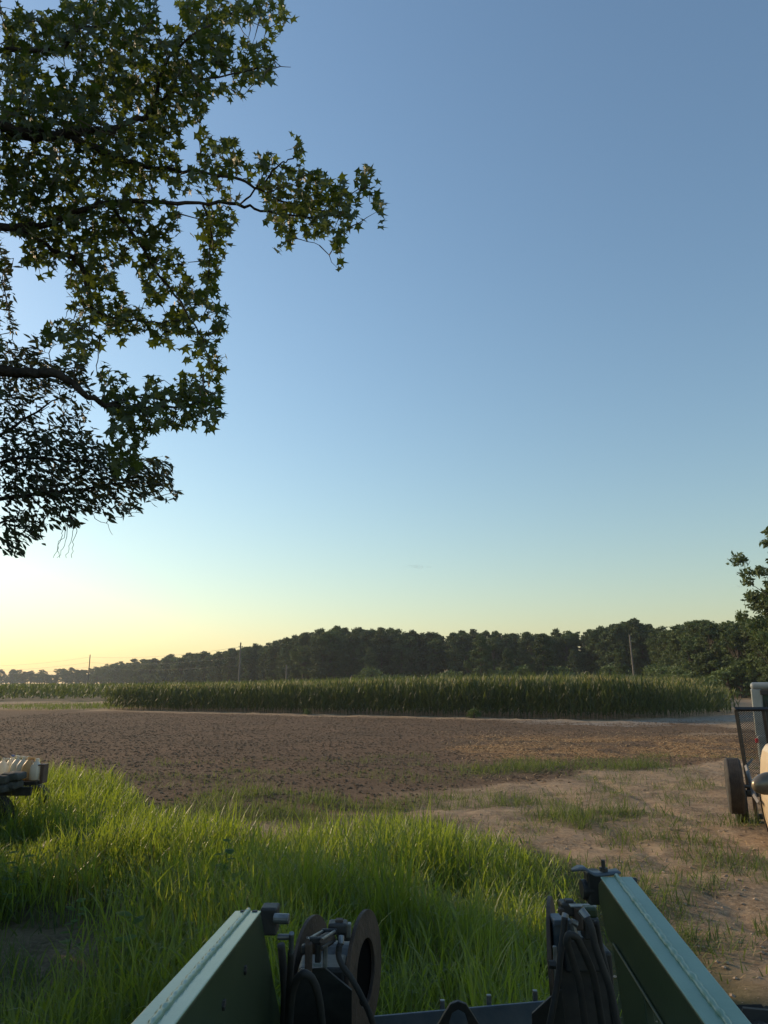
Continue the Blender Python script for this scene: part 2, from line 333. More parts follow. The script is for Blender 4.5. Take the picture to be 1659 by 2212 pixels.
# leafy weed undergrowth between the grass
WB = MB(); X, Y = scatter(60000, -10, 3.4, 3.2, 16.5, gd); n = len(X)
blades(WB, X, Y, ground_z(X, Y), rng.uniform(.06, .30, n), rng.uniform(.012, .03, n), rng.uniform(.2, .9, n), rng.uniform(.2, .6, n), seg=3)
tag(WB.build('undergrowth', M_weed), 'low dark leafy undergrowth at the foot of the tall grass', 'undergrowth', kind='stuff')
LW = MB(); X, Y = scatter(260000, -9, 12, 3.2, 26, lambda X, Y: weed_density(X, Y)*(X > -9)*np.clip(14/(Y+2), .5, 1.5)*.85)
n = len(X); print('weeds', n)
blades(LW, X, Y, ground_z(X, Y)-.01, rng.uniform(.07, .30, n)*(.5+weed_density(X, Y)), rng.uniform(.006, .015, n), rng.uniform(.2, 1.15, n), rng.uniform(.05, .5, n), seg=3)
X, Y = scatter(30000, -48, -14, 60, 92, weed_density); n = len(X)
blades(LW, X, Y, ground_z(X, Y)-.01, rng.uniform(.15, .5, n), rng.uniform(.03, .06, n), rng.uniform(.1, .8, n), rng.uniform(.05, .5, n), seg=3)
tag(LW.build('low_weeds', M_weed), 'low patchy weeds creeping over the sandy soil beyond the loader', 'weeds', kind='stuff')
ST = MB(); X, Y = scatter(90000, -3, 22, 5, 36, lambda X, Y: np.maximum(masks(X, Y)[2]*.7, .16*(X > 2.2)*(Y > 0)))
n = len(X); az = rng.rand(n)*6.28
blades(ST, X, Y, ground_z(X, Y)+.015, rng.uniform(.06, .22, n), rng.uniform(.006, .013, n)*np.clip(Y/14, .7, 2), rng.uniform(1.2, 1.6, n), rng.normal(0, .08, n), seg=2, az=az)
tag(ST.build('straw_litter', M_straw), 'orange straw and dry stalk litter strewn over the soil on the right', 'straw', kind='stuff')
# broad-leaved weeds standing among the grass
def ovate():
    V = [(0, 0, 0)]; 
    for t in np.linspace(0, 1, 6): V.append((.34*math.sin(math.pi*min(1, t*.9+.08))**.8, t, -.18*t*t))
    V += [(0, 1.08, -.24)]
    for t in np.linspace(1, 0, 6): V.append((-.34*math.sin(math.pi*min(1, t*.9+.08))**.8, t, -.18*t*t))
    V.append((0, .5, .05)); n = len(V); return np.array(V), [(n-1, i, (i+1) % (n-1)) for i in range(n-1)]
M_bw = mat('broad weed leaf', (.05, .10, .02), .85, col2=(.09, .16, .03), attr=1, trans=.4, tcol=(.25, .36, .04))
OV, OF = ovate()
for (px, py, zc_, h_, nl_, ls_, lb) in [(478, 1893, 6.8, .85, 12, .17, 'broad leaved weed standing in the tall grass above the left loader arm'), (262, 2130, 4.9, .75, 10, .12, 'broad leaved weed near the bottom left corner'), (505, 1955, 6.2, .7, 8, .12, 'smaller broad leaved weed just above the tip of the left loader arm'), (20, 1975, 7.0, .7, 10, .14, 'broad leaved weed at the left photo edge in the shade'), (150, 2010, 6.0, .5, 12, .12, 'bushy low weed in the shaded lower left grass')]:
    p = P(px, py, zc_); e = empty('broadleaf_weed', lb, 'weed', (p[0], p[1], 0)); z0 = max(0, p[2]-h_*.85)
    mb = MB(); top = np.array((.05, .02, z0+h_)); mb.tube([(0, 0, 0), (.02, .0, (z0+h_)*.5), top], [.008, .006, .003], 6); mb.build('stem', M_bw, e)
    mb = MB()
    for k in range(nl_):
        f = .25+.75*k/nl_; c_ = np.array((.05*f, .01, (z0+h_)*f)); a_ = k*2.4+rng.rand(); up_ = rng.uniform(-.1, .5); d_ = np.array((math.cos(a_), math.sin(a_), up_)); d_ /= np.linalg.norm(d_)
        s_ = np.cross(d_, (0, 0, 1)); s_ /= np.linalg.norm(s_); n_ = np.cross(s_, d_); L_ = ls_*rng.uniform(.6, 1.1)
        mb.add(c_+d_*.02+(OV[:, :1]*s_+OV[:, 1:2]*d_+OV[:, 2:3]*n_)*L_, [OF])
    mb.build('leaves', M_bw, e)
# clods of earth
def clods(name, n0, x0, x1, y0, y1, dens, r0, r1, m, label, cat):
    X, Y = scatter(n0, x0, x1, y0, y1, dens); n = len(X)
    base = np.array([(1, 0, 0), (-1, 0, 0), (0, 1, 0), (0, -1, 0), (0, 0, 1), (0, 0, -1), (.6, .6, .55), (-.6, .6, .5), (-.6, -.6, .6), (.6, -.6, .5)])
    fc = np.array([(0, 6, 4), (6, 2, 4), (2, 7, 4), (7, 1, 4), (1, 8, 4), (8, 3, 4), (3, 9, 4), (9, 0, 4), (0, 2, 6), (2, 1, 7), (1, 3, 8), (3, 0, 9)])
    r = r0+(r1-r0)*rng.rand(n)**3
    V = base[None]*(r[:, None, None])*rng.uniform(.55, 1.35, (n, 10, 3)); V[:, :, 2] *= .58
    V += np.stack((X, Y, ground_z(X, Y)+r*.15), 1)[:, None]
    mb = MB(); mb.add(V.reshape(-1, 3), [(fc[None]+(np.arange(n)*10)[:, None, None]).reshape(-1, 3)], np.repeat(rng.rand(n), 10))
    return tag(mb.build(name, m), label, cat, kind='stuff')
clods('soil_clods', 125000, -26, 22, 14, 58, lambda X, Y: masks(X, Y)[0]*(np.abs(X) < Y*.6+2)*np.clip(26/Y, .45, 1), .010, .052, M_clod, 'crumbly brown clods of earth all over the ploughed field', 'soil clods')
clods('sandy_pebbles', 14000, 1.5, 12, 3.5, 24, lambda X, Y: (1-masks(X, Y)[0])*np.clip(7/Y, .2, 1), .006, .03, mat('pebbles', (.22, .16, .11), 1, col2=(.4, .3, .21), attr=1), 'small crumbs and pebbles on the sandy track', 'pebbles')
# ------------------------------------------------------------------ corn
def corn_geo(mb, tb, X, Y, Z, hh, nl=11, wl=1.0, tassel=True, stalk=True):
    n = len(X)
    for k in range(nl):
        f = (k+.6)/nl
        az = rng.rand(n)*6.28 if k % 2 == 0 else az+math.pi+rng.normal(0, .3, n)
        L = hh*(.46-.18*abs(f-.45))*rng.uniform(.8, 1.15, n)
        blades(mb, X, Y, Z+hh*(.08+.82*f)*1.0, L, np.full(n, .095*wl)*rng.uniform(.8, 1.2, n), rng.uniform(.35, .75, n)*(1.25-.7*f), rng.uniform(.28, .55, n)*(1.15-.6*f), seg=4, az=az)
    if stalk:
        for a in (0, 2.1):
            blades(mb, X, Y, Z, hh*.98, np.full(n, .03*wl), np.abs(rng.normal(0, .02, n)), np.zeros(n), seg=1, az=np.full(n, a))
    if tassel:
        for q in range(6):
            blades(tb, X, Y, Z+hh*.95, hh*rng.uniform(.09, .16, n), np.full(n, .042*wl), np.abs(rng.normal(.1 if q == 0 else .5, .15, n)), np.full(n, .08), seg=2)
def corn_h(x, y): return np.interp(x, [-60, -24, -8, 4, 14, 19, 26], [1.8, 1.85, 2.1, 2.38, 2.5, 2.2, 1.75])
rows = []
for i in range(22):                           # near rows follow the front edge
    d = .25+.76*i; st = .26 if i < 2 else .30+.012*i
    xx = np.arange(-24.6+rng.rand()*.2, 27+.33*d, st); xx = xx+rng.normal(0, .05, len(xx))
    yy = cornfront(np.minimum(xx, 27))+d+rng.normal(0, .07, len(xx)); rows.append((xx, yy))
cat_front = 0
protos = []
for k in range(6):
    a, b = MB(), MB(); corn_geo(a, b, np.zeros(1), np.zeros(1), np.zeros(1), 1.0*np.ones(1)*2.2, 12)
    protos.append((a.mesh('corn_plant', M_corn), b.mesh('tassel', M_tass)))
fx = np.concatenate((rows[0][0], rows[1][0])); fy = np.concatenate((rows[0][1], rows[1][1]))
order = np.argsort(fx**2+fy**2); nearest = order[:300]; rest = order[300:]
gcorn = 'corn plants along the near edge of the field'
for i in nearest:
    x, y = fx[i], fy[i]; k = rng.randint(6); sc = float(corn_h(x, y))/2.2*rng.uniform(.88, 1.08)
    if x > 15 and rng.rand() < (x-15)*.03: continue
    o = bpy.data.objects.new('corn_plant', protos[k][0]); S.collection.objects.link(o)
    tag(o, 'tall green corn plant standing in the front rows facing the ploughed field', 'corn plant', gcorn)
    o.location = (x, y, float(ground_z(np.array([x]), np.array([y]))[0])-.03); o.rotation_euler = (0, 0, rng.rand()*6.28); o.scale = (sc*.95, sc*.95, sc)
    c = bpy.data.objects.new('tassel', protos[k][1]); S.collection.objects.link(c); c.parent = o
CB, CT = MB(), MB()
X = np.concatenate([fx[rest]]+[r[0] for r in rows[2:]]); Y = np.concatenate([fy[rest]]+[r[1] for r in rows[2:]])
k = rng.rand(len(X)) > np.clip((X-17)*.045, 0, .7); X, Y = X[k], Y[k]
corn_geo(CB, CT, X, Y, terr(X, Y), corn_h(X, Y)*rng.uniform(.86, 1.1, len(X)), 9, 1.15)
# field behind, sparser, bigger leaves
X, Y = scatter(9000, -24, 45, 66, 125, lambda X, Y: (X < 26+(Y-55)*.33)*(X > -24-(Y-66)*.5)*np.clip(80/Y, 0, 1))
k = Y > cornfront(np.minimum(X, 27))+16; X, Y = X[k], Y[k]
corn_geo(CB, CT, X, Y, terr(X, Y), np.interp(X, [-24, 0, 20], [1.85, 2.3, 2.4])*rng.uniform(.88, 1.08, len(X)), 6, 1.8, stalk=False)
# left block, beyond the track
X, Y = scatter(15000, -150, -18, 92, 250, lambda X, Y: (X > -Y*.62-6)*np.clip(110/Y, 0, 1)*(Y > 92+3*np.sin(X*.3)))
corn_geo(CB, CT, X, Y, terr(X, Y), 1.8*rng.uniform(.85, 1.1, len(X)), 6, 2.2, stalk=False, tassel=False)
print('corn far', CB.n)
cf = CB.build('corn_field', M_corn); tag(cf, 'mass of green corn filling the field behind its front rows', 'corn', kind='stuff')
ct = CT.build('corn_tassels', M_tass, cf)
# ------------------------------------------------------------------ generic trees
def crown_cards(blobs, npb, size, flat=.0, rs=rng):
    mb = MB()
    for (c, r) in blobs:
        m = max(12, int(npb*(np.prod(r)**(1/1.5))))
        d = rs.normal(size=(m, 3)); d /= np.linalg.norm(d, axis=1)[:, None]
        p = np.array(c)+d*np.array(r)*(rs.rand(m, 1)**.45)*rs.uniform(.75, 1.12, (m, 1))
        s = size*rs.uniform(.5, 1.35, m)
        a = rs.normal(size=(m, 3)); a /= np.linalg.norm(a, axis=1)[:, None]
        b = np.cross(a, rs.normal(size=(m, 3))); b /= np.linalg.norm(b, axis=1)[:, None]
        V = np.stack((p-a*s[:, None], p-b*s[:, None]*.42, p+a*s[:, None]*1.0, p+b*s[:, None]*.42), 1)
        mb.add(V.reshape(-1, 3), [(np.arange(m)*4)[:, None]+np.arange(4)[None]], np.repeat(rs.rand(m)*.5+.5*rs.rand(), 4))
    return mb
def pine(seed, h=18):
    rs = np.random.RandomState(seed); bl = []; tr = MB()
    lean = rs.normal(0, .015, 2); zz = np.linspace(0, h*.97, 6)
    tr.tube([(lean[0]*z, lean[1]*z, z) for z in zz], np.interp(zz, [0, h], [.24, .04]), 6)
    z = h*rs.uniform(.04, .22)
    while z < h*.98:
        f = z/h; rad = (np.interp(f, [0, .3, .55, .8, 1], [1.6, 2.8, 3.0, 2.4, 1.1]))*rs.uniform(.8, 1.2)
        for q in range(rs.randint(3, 6) if f < .93 else 2):
            az = rs.rand()*6.28; d = rad*rs.uniform(.45, 1.05) if f < .93 else .4*rs.rand(); rr = rs.uniform(.8, 1.3)*(1.1 if f < .8 else .95)
            c = (lean[0]*z+math.cos(az)*d, lean[1]*z+math.sin(az)*d, z+rs.uniform(-.3, .5)+d*.12)
            bl.append((c, (rr, rr, rr*.6)))
            tr.tube([(lean[0]*z, lean[1]*z, z), c], [.06, .02], 4, False)
        z += rs.uniform(.6, 1.0)*(1 if f < .75 else .7)
    return crown_cards(bl, 85, .36, rs=rs).mesh('crown', M_pine), tr.mesh('trunk', M_trunk)
def broad(seed, h=16, wr=4.2, low=.03, npb=80, size=.33, m=None, nb=85):
    rs = np.random.RandomState(seed); bl = []; tr = MB()
    zz = np.linspace(0, h*.8, 6); tr.tube([(rs.normal(0, .05)*z/3, rs.normal(0, .05)*z/3, z) for z in zz], np.interp(zz, [0, h], [.3, .05]), 7)
    lobes = [(rs.uniform(-.5, .5)*wr, rs.uniform(-.5, .5)*wr, h*rs.uniform(low+.25, .86), rs.uniform(.45, .62)*wr) for _ in range(8)]+[(0, 0, h*.85, wr*.45)]
    for k in range(nb):
        L = lobes[rs.randint(len(lobes))]; d = rs.normal(size=3); d /= np.linalg.norm(d)
        c = np.array((L[0], L[1], L[2]))+d*L[3]*rs.uniform(.55, 1.05)*np.array((1, 1, .9)); c[2] = min(max(c[2], h*low+.8), h-.6)
        rr = rs.uniform(.55, 1.25); bl.append((c, (rr, rr, rr*.7)))
        if k % 3 == 0: tr.tube([(0, 0, c[2]*.55), (c[0]*.5, c[1]*.5, c[2]*.82), c], [.10, .06, .02], 4, False)
    return crown_cards(bl, npb, size, rs=rs).mesh('crown', m or M_broad), tr.mesh('trunk', M_trunk)
PN = [pine(100+k) for k in range(7)]; BN = [broad(200+k, wr=[3.6, 4.4, 5.0, 4.0, 3.4][k]) for k in range(5)]
BUSH = [broad(300+k, h=4, wr=2.2, low=0, nb=22, npb=60, size=.22, m=M_pale) for k in range(3)]
BIG = [broad(400+k, h=18, wr=6.2, low=.04, nb=230, npb=150, size=.26) for k in range(2)]
def place(proto, name, x, y, h, h0, label, cat, group=None, wsc=1.0):
    e = empty(name, label, cat, (x, y, float(terr(np.array([x]), np.array([y]))[0])-.1), group); s = h/h0; e.scale = (s*wsc, s*wsc, s); e.rotation_euler = (0, 0, rng.rand()*6.28)
    for nm, me in zip(('crown', 'trunk'), proto):
        c = bpy.data.objects.new(nm, me); S.collection.objects.link(c); c.parent = e
    return e
def at(px, D): return (px-CX)/FX*D*CP
edge = [(-60, 820), (190, 640), (330, 440), (430, 350), (600, 255), (700, 215), (1000, 200), (1300, 180), (1450, 158), (1560, 120), (1640, 100), (1740, 88)]
ex = np.array([at(*e) for e in edge]); ey = np.array([e[1] for e in edge], float)
seglen = np.hypot(np.diff(ex), np.diff(ey)); cum = np.concatenate(([0], np.cumsum(seglen)))
def along(s): return np.interp(s, cum, ex), np.interp(s, cum, ey)
topy = lambda px: np.interp(px, [-60, 0, 190, 250, 330, 430, 520, 600, 700, 790, 900, 1000, 1100, 1290, 1340, 1400, 1440, 1520, 1600, 1700], [1452, 1452, 1447, 1436, 1424, 1412, 1404, 1388, 1362, 1358, 1366, 1366, 1366, 1362, 1346, 1344, 1360, 1342, 1340, 1330])
s = 0.0
while s < cum[-1]:
    x0, y0 = along(s); far = y0 > 330
    for row in range(3 if far else 6):
        # perpendicular offset, away from the field
        off = row*(4.0 if not far else 9)+rng.uniform(-2.5, 2.5); x = x0+off*.25*(1 if x0 > 0 else .9)+rng.uniform(-2, 2); y = y0+off
        px = CX+x/(y*CP)*FX
        if px > 1760 or px < -60: continue
        tp = topy(px)+rng.uniform(-7, 9)+(4 if row == 0 else 0)
        hw = H+y*math.tan(math.atan((HOR-CY)/FX)-math.atan((tp-CY)/FX))/1.0-float(terr(np.array([x]), np.array([y]))[0])
        if row == 0 and rng.rand() < .22: hw *= rng.uniform(.6, .85)
        if px > 1420 or (px < 330 and rng.rand() < .6) or rng.rand() < .18:
            p = BN[rng.randint(5)]
            lb, gp = ('dark bushy broadleaf tree far off in the low treeline on the left', 'distant broadleaf trees on the left') if px < 430 else ('dark broadleaf tree standing among the wood behind the corn', 'broadleaf trees in the wood behind the corn')
            place(p, 'broadleaf_tree', x, y, max(hw, 6), 16, lb, 'tree', gp, 1.15 if not far else 1.6)
        else:
            p = PN[rng.randint(7)]
            lb, gp = ('hazy distant pine in the treeline sloping down to the left', 'distant pines on the left') if px < 620 else ('tall dark pine in the wood behind the corn field', 'pines in the wood behind the corn')
            place(p, 'pine_tree', x, y, max(hw, 6), 18, lb, 'pine tree', gp, 1.1 if not far else 1.5)
    s += 5.6 if y0 < 230 else (7.5 if y0 < 330 else 14)
# stand-out trees
for (px, D, tp, pr, h0, nm, lb, ca, ws) in [
    (1010, 150, 1425, BN[1], 16, 'broadleaf_tree', 'small light green tree low in front of the pines at mid wood', 'tree', .9),
    (1095, 160, 1400, PN[2], 18, 'pine_tree', 'shorter pine standing clear in front of the wood, left of centre poles', 'pine tree', 1.1),
    (1345, 140, 1398, BN[2], 16, 'broadleaf_tree', 'small rounded tree just left of the leaning wooden pole', 'tree', .9),
    (1545, 112, 1338, BN[0], 16, 'broadleaf_tree', 'tall full leafy tree with pale lit trunk near the right end of the wood', 'tree', 1.2),
    (1500, 116, 1362, BN[3], 16, 'broadleaf_tree', 'leafy tree left of the one with the pale lit trunk', 'tree', 1.1),
    (1175, 150, 1370, PN[4], 18, 'pine_tree', 'broad full pine standing forward of the wood in the middle', 'pine tree', 1.25),
    (1040, 158, 1372, PN[5], 18, 'pine_tree', 'wide pine leaning over the small light green tree', 'pine tree', 1.2)]:
    x = at(px, D); hw = H+D*math.tan(math.atan((HOR-CY)/FX)-math.atan((tp-CY)/FX))-float(terr(np.array([x]), np.array([float(D)]))[0])
    place(pr, nm, x, D, hw, h0, lb, ca, None, ws)
bt = place(BIG[0], 'broadleaf_tree', at(1776, 62), 62, 17.6, 18, 'tall dense tree rising at the right edge of the photo above the others', 'tree', None, .95); bt.rotation_euler = (0, 0, 0.7)
place(BIG[1], 'broadleaf_tree', at(1672, 78), 78, 9.8, 18, 'dense lower tree under the tall one at the right edge', 'tree', None, .8)
for k in range(52):
    px = rng.uniform(720, 1560) if k < 34 else rng.uniform(1420, 1640); D = np.interp(px, [700, 1300, 1560, 1640], [172, 150, 108, 92])+rng.uniform(-6, 6)
    place(BUSH[rng.randint(3)], 'bush', at(px, D), D, rng.uniform(2.6, 5), 4, 'pale green bush in the scrub along the foot of the wood', 'bush', 'bushes along the foot of the wood', 1.3)
for (px, py, D, h_) in [(1022, 1553, 49.0, .75), (663, 1547, 54.5, .55), (1545, 1485, 60, 1.3), (1000, 1840, 8.0, .3)][:3]:
    place(BUSH[0], 'weed_plant', at(px, D), D, h_, 4, {1022: 'small leafy weed in front of the corn near the middle', 663: 'tiny weed at the foot of the corn left of centre', 1545: 'lone leafy stalk beyond the right end of the corn'}[px], 'weed', None, 1.4)
# ------------------------------------------------------------------ poles and wires
poles = {}
for (px, D, tp, lb, arms) in [(1372, 128, 1371, 'leaning bare wooden utility pole before the wood on the right', 0), (1088, 203, 1373, 'grey wooden pole nearly hidden by the pines in the middle', 0), (516, 152, 1388, 'tall utility pole with small crossarm left of centre', 1),
                        (190, 222, 1414, 'utility pole farthest left against the yellow sky', 0), (618, 160, 1436, 'short pole just above the corn beside the wood', 1)]:
    x = at(px, D); top = H+D*math.tan(math.atan((HOR-CY)/FX)-math.atan((tp-CY)/FX)); z0 = float(terr(np.array([x]), np.array([float(D)]))[0])-.3
    e = empty('utility_pole', lb, 'utility pole', (x, D, z0)); mb = MB(); lean = .35 if px == 1372 else (.15 if px == 190 else 0)
    mb.tube([(x+.0, D, z0), (x-lean*.9, D, top)], [.21, .14], 8); rel(mb.build('pole', M_pole, e), e)
    if arms:
        mb = MB(); mb.box((x+.1, D-.2, top-.9), (.9, .1, .1)); mb.box((x+.3, D-.2, top-2.0), (.8, .1, .1)); rel(mb.build('crossarm', M_pole, e, bevel=.01), e)
        for dx in (-.3, .45):
            mb = MB(); mb.lathe((x+dx, D-.2, top-.85), (0, 0, 1), [(0, 0), (.05, 0), (.07, .06), (.04, .14), (0, .15)], 8); rel(mb.build('insulator', M_black, e), e)
    poles[px] = (x, D, top)
def wire(a, b, sag, lb):
    t = np.linspace(0, 1, 30); p = np.array(a)[None]*(1-t)[:, None]+np.array(b)[None]*t[:, None]; p[:, 2] -= sag*4*t*(1-t)
    mb = MB(); mb.tube(p, .018, 4); tag(mb.build('power_line', M_black), lb, 'power line', 'power lines on the left')
x1, d1, t1 = poles[516]; x0, d0, t0 = poles[190]; x2, d2, t2 = poles[1088]
for dz, lb in ((-.9, 'upper thin power line running left from the crossarm pole'), (-2.9, 'second power line below the upper one, left of the crossarm pole'), (-4.6, 'lowest power line left of the crossarm pole')):
    wire((x1, d1, t1+dz), (x0, d0, t0+dz*.8), 1.0, lb); wire((x0, d0, t0+dz*.8), (x0-75, d0+60, t0+dz*.8-1), 1.2, {-.9: 'top', -2.9: 'middle', -4.6: 'bottom'}[dz]+' power line stretch left of the farthest left pole')
for dz, lb in ((-.9, 'upper power line running right from the crossarm pole before the wood'), (-2.9, 'lower power line running right from the crossarm pole before the wood')):
    wire((x1, d1, t1+dz), (x2, d2, t2+dz), 1.0, lb)
# ------------------------------------------------------------------ overhanging trees, upper left
SP_G = {0: [(20, 60, 2), (125, 340, 9), (380, 620, 8)], 1: [(0, 345, 9), (385, 520, 9), (520, 620, 6)], 2: [(0, 345, 9), (350, 505, 9), (578, 605, 5)], 3: [(0, 500, 9), (515, 592, 6)],
 4: [(0, 85, 9), (85, 145, 3), (150, 500, 9), (510, 600, 8)], 5: [(0, 90, 8), (90, 150, 3), (150, 455, 9), (495, 598, 8)], 6: [(0, 455, 10), (455, 530, 6)], 7: [(0, 450, 10)], 8: [(0, 225, 10), (225, 300, 3), (305, 440, 9)],
 9: [(0, 400, 9), (415, 448, 4)], 10: [(0, 60, 4), (60, 400, 8), (430, 515, 8), (628, 655, 6)], 11: [(0, 390, 8), (420, 530, 8), (545, 598, 7), (632, 655, 5)], 12: [(0, 395, 9), (400, 520, 6), (530, 600, 4), (590, 715, 6), (765, 805, 7)],
 13: [(0, 250, 9), (250, 340, 5), (360, 500, 4), (550, 750, 9), (765, 810, 6)], 14: [(0, 320, 7), (320, 380, 3), (475, 520, 5), (560, 775, 10), (795, 830, 6)], 15: [(0, 330, 9), (345, 392, 6), (418, 512, 8), (560, 775, 10), (812, 828, 3)],
 16: [(15, 290, 9), (290, 390, 6), (425, 508, 8), (585, 640, 8), (645, 755, 8)], 17: [(45, 370, 8), (425, 495, 8), (592, 630, 5), (705, 748, 7)], 18: [(50, 280, 8), (295, 395, 7), (425, 485, 8), (728, 742, 3)],
 19: [(70, 105, 3), (145, 250, 9), (290, 400, 7), (432, 478, 8)], 20: [(145, 250, 9), (298, 420, 8), (430, 468, 8)], 21: [(148, 275, 9), (310, 370, 7), (375, 465, 9)], 22: [(152, 315, 9), (358, 430, 9), (440, 492, 8)],
 23: [(92, 200, 6), (200, 375, 8), (345, 425, 9), (455, 492, 6)], 24: [(82, 130, 5), (130, 215, 8), (250, 275, 4), (318, 372, 7), (402, 475, 7)], 25: [(130, 200, 6), (392, 475, 5)], 26: [(215, 240, 4), (435, 480, 6)],
 27: [(205, 275, 5), (305, 350, 5), (385, 478, 8)], 28: [(212, 300, 8), (300, 480, 9)], 29: [(225, 485, 9)], 30: [(235, 400, 8), (405, 475, 4)], 31: [(232, 320, 6)], 32: [(225, 305, 7)], 33: [(240, 300, 5)]}
SP_O = {18: [(0, 22, 7)], 19: [(0, 30, 7)], 20: [(0, 25, 7)], 21: [(0, 28, 5)], 22: [(5, 32, 6)], 23: [(15, 35, 6)], 24: [(0, 20, 1), (60, 90, 3)], 25: [(0, 95, 11)], 26: [(0, 195, 12)], 27: [(0, 205, 12)], 28: [(0, 110, 7), (110, 200, 4)], 29: [(0, 60, 7), (60, 215, 3)],
 30: [(0, 90, 8), (90, 200, 5)], 31: [(0, 205, 10)], 32: [(0, 245, 12)], 33: [(0, 310, 12), (310, 370, 9)], 34: [(0, 375, 12)], 35: [(0, 355, 11), (355, 392, 5)], 36: [(0, 90, 5), (90, 245, 9), (250, 308, 7)], 37: [(0, 100, 8), (100, 175, 4), (230, 250, 2)], 38: [(0, 95, 8)], 39: [(0, 55, 7)]}
def star():
    V = [(0, 0, 0)]; 
    for k, (a, l) in enumerate([(-125, .72), (-62, .95), (0, 1.0), (62, .95), (125, .72)]):
        for da, ll in ((-22, .42), (0, l), (22, .42)):
            if da == -22 and k > 0 and False: continue
            q = R(a+da*(1 if ll == .42 else 0)); V.append((math.sin(q)*ll, math.cos(q)*ll+.0, -.10*ll*ll*(1 if abs(a) > 1 else .6)))
    V = np.array(V); F = [(0, i, i+1) for i in range(1, 15)]+[(0, 15, 1)]
    return V*.55, np.array(F)
def lance():
    return np.array([(0, -.5, 0), (-.13, -.2, .03), (-.16, .1, .03), (0, .55, -.06), (.16, .1, .03), (.13, -.2, .03), (0, 0, -.0)]), np.array([(6, 0, 1), (6, 1, 2), (6, 2, 3), (6, 3, 4), (6, 4, 5), (6, 5, 0)])
def leaves(mb, pos, size, shape, outward):
    V, F = shape; n = len(pos)
    # tip direction: outward and drooping; normal: mostly up, random
    t = outward+rng.normal(0, .55, (n, 3)); t[:, 2] -= rng.uniform(.1, .9, n); t /= np.linalg.norm(t, axis=1)[:, None]
    nn = rng.normal(0, .75, (n, 3)); nn[:, 2] += .55; nn[:, 1] -= .3; nn -= t*np.sum(nn*t, 1)[:, None]; nn /= np.linalg.norm(nn, axis=1)[:, None]
    s = np.cross(t, nn); sz = size*rng.uniform(.6, 1.15, n)
    W = (V[None, :, 0, None]*s[:, None]+V[None, :, 1, None]*t[:, None]+V[None, :, 2, None]*nn[:, None])*sz[:, None, None]+pos[:, None]
    mb.add(W.reshape(-1, 3), [(F[None]+(np.arange(n)*len(V))[:, None, None]).reshape(-1, 3)], np.repeat(rng.rand(n), len(V)))
def smoothline(pts, k=4):
    pts = np.array(pts, float); t = np.arange(len(pts)); tt = np.linspace(0, len(pts)-1, (len(pts)-1)*k+1)
    q = np.stack([np.interp(tt, t, pts[:, c]) for c in range(pts.shape[1])], 1)
    for _ in range(2): q[1:-1] = (q[:-2]+2*q[1:-1]+q[2:])/4
    return q
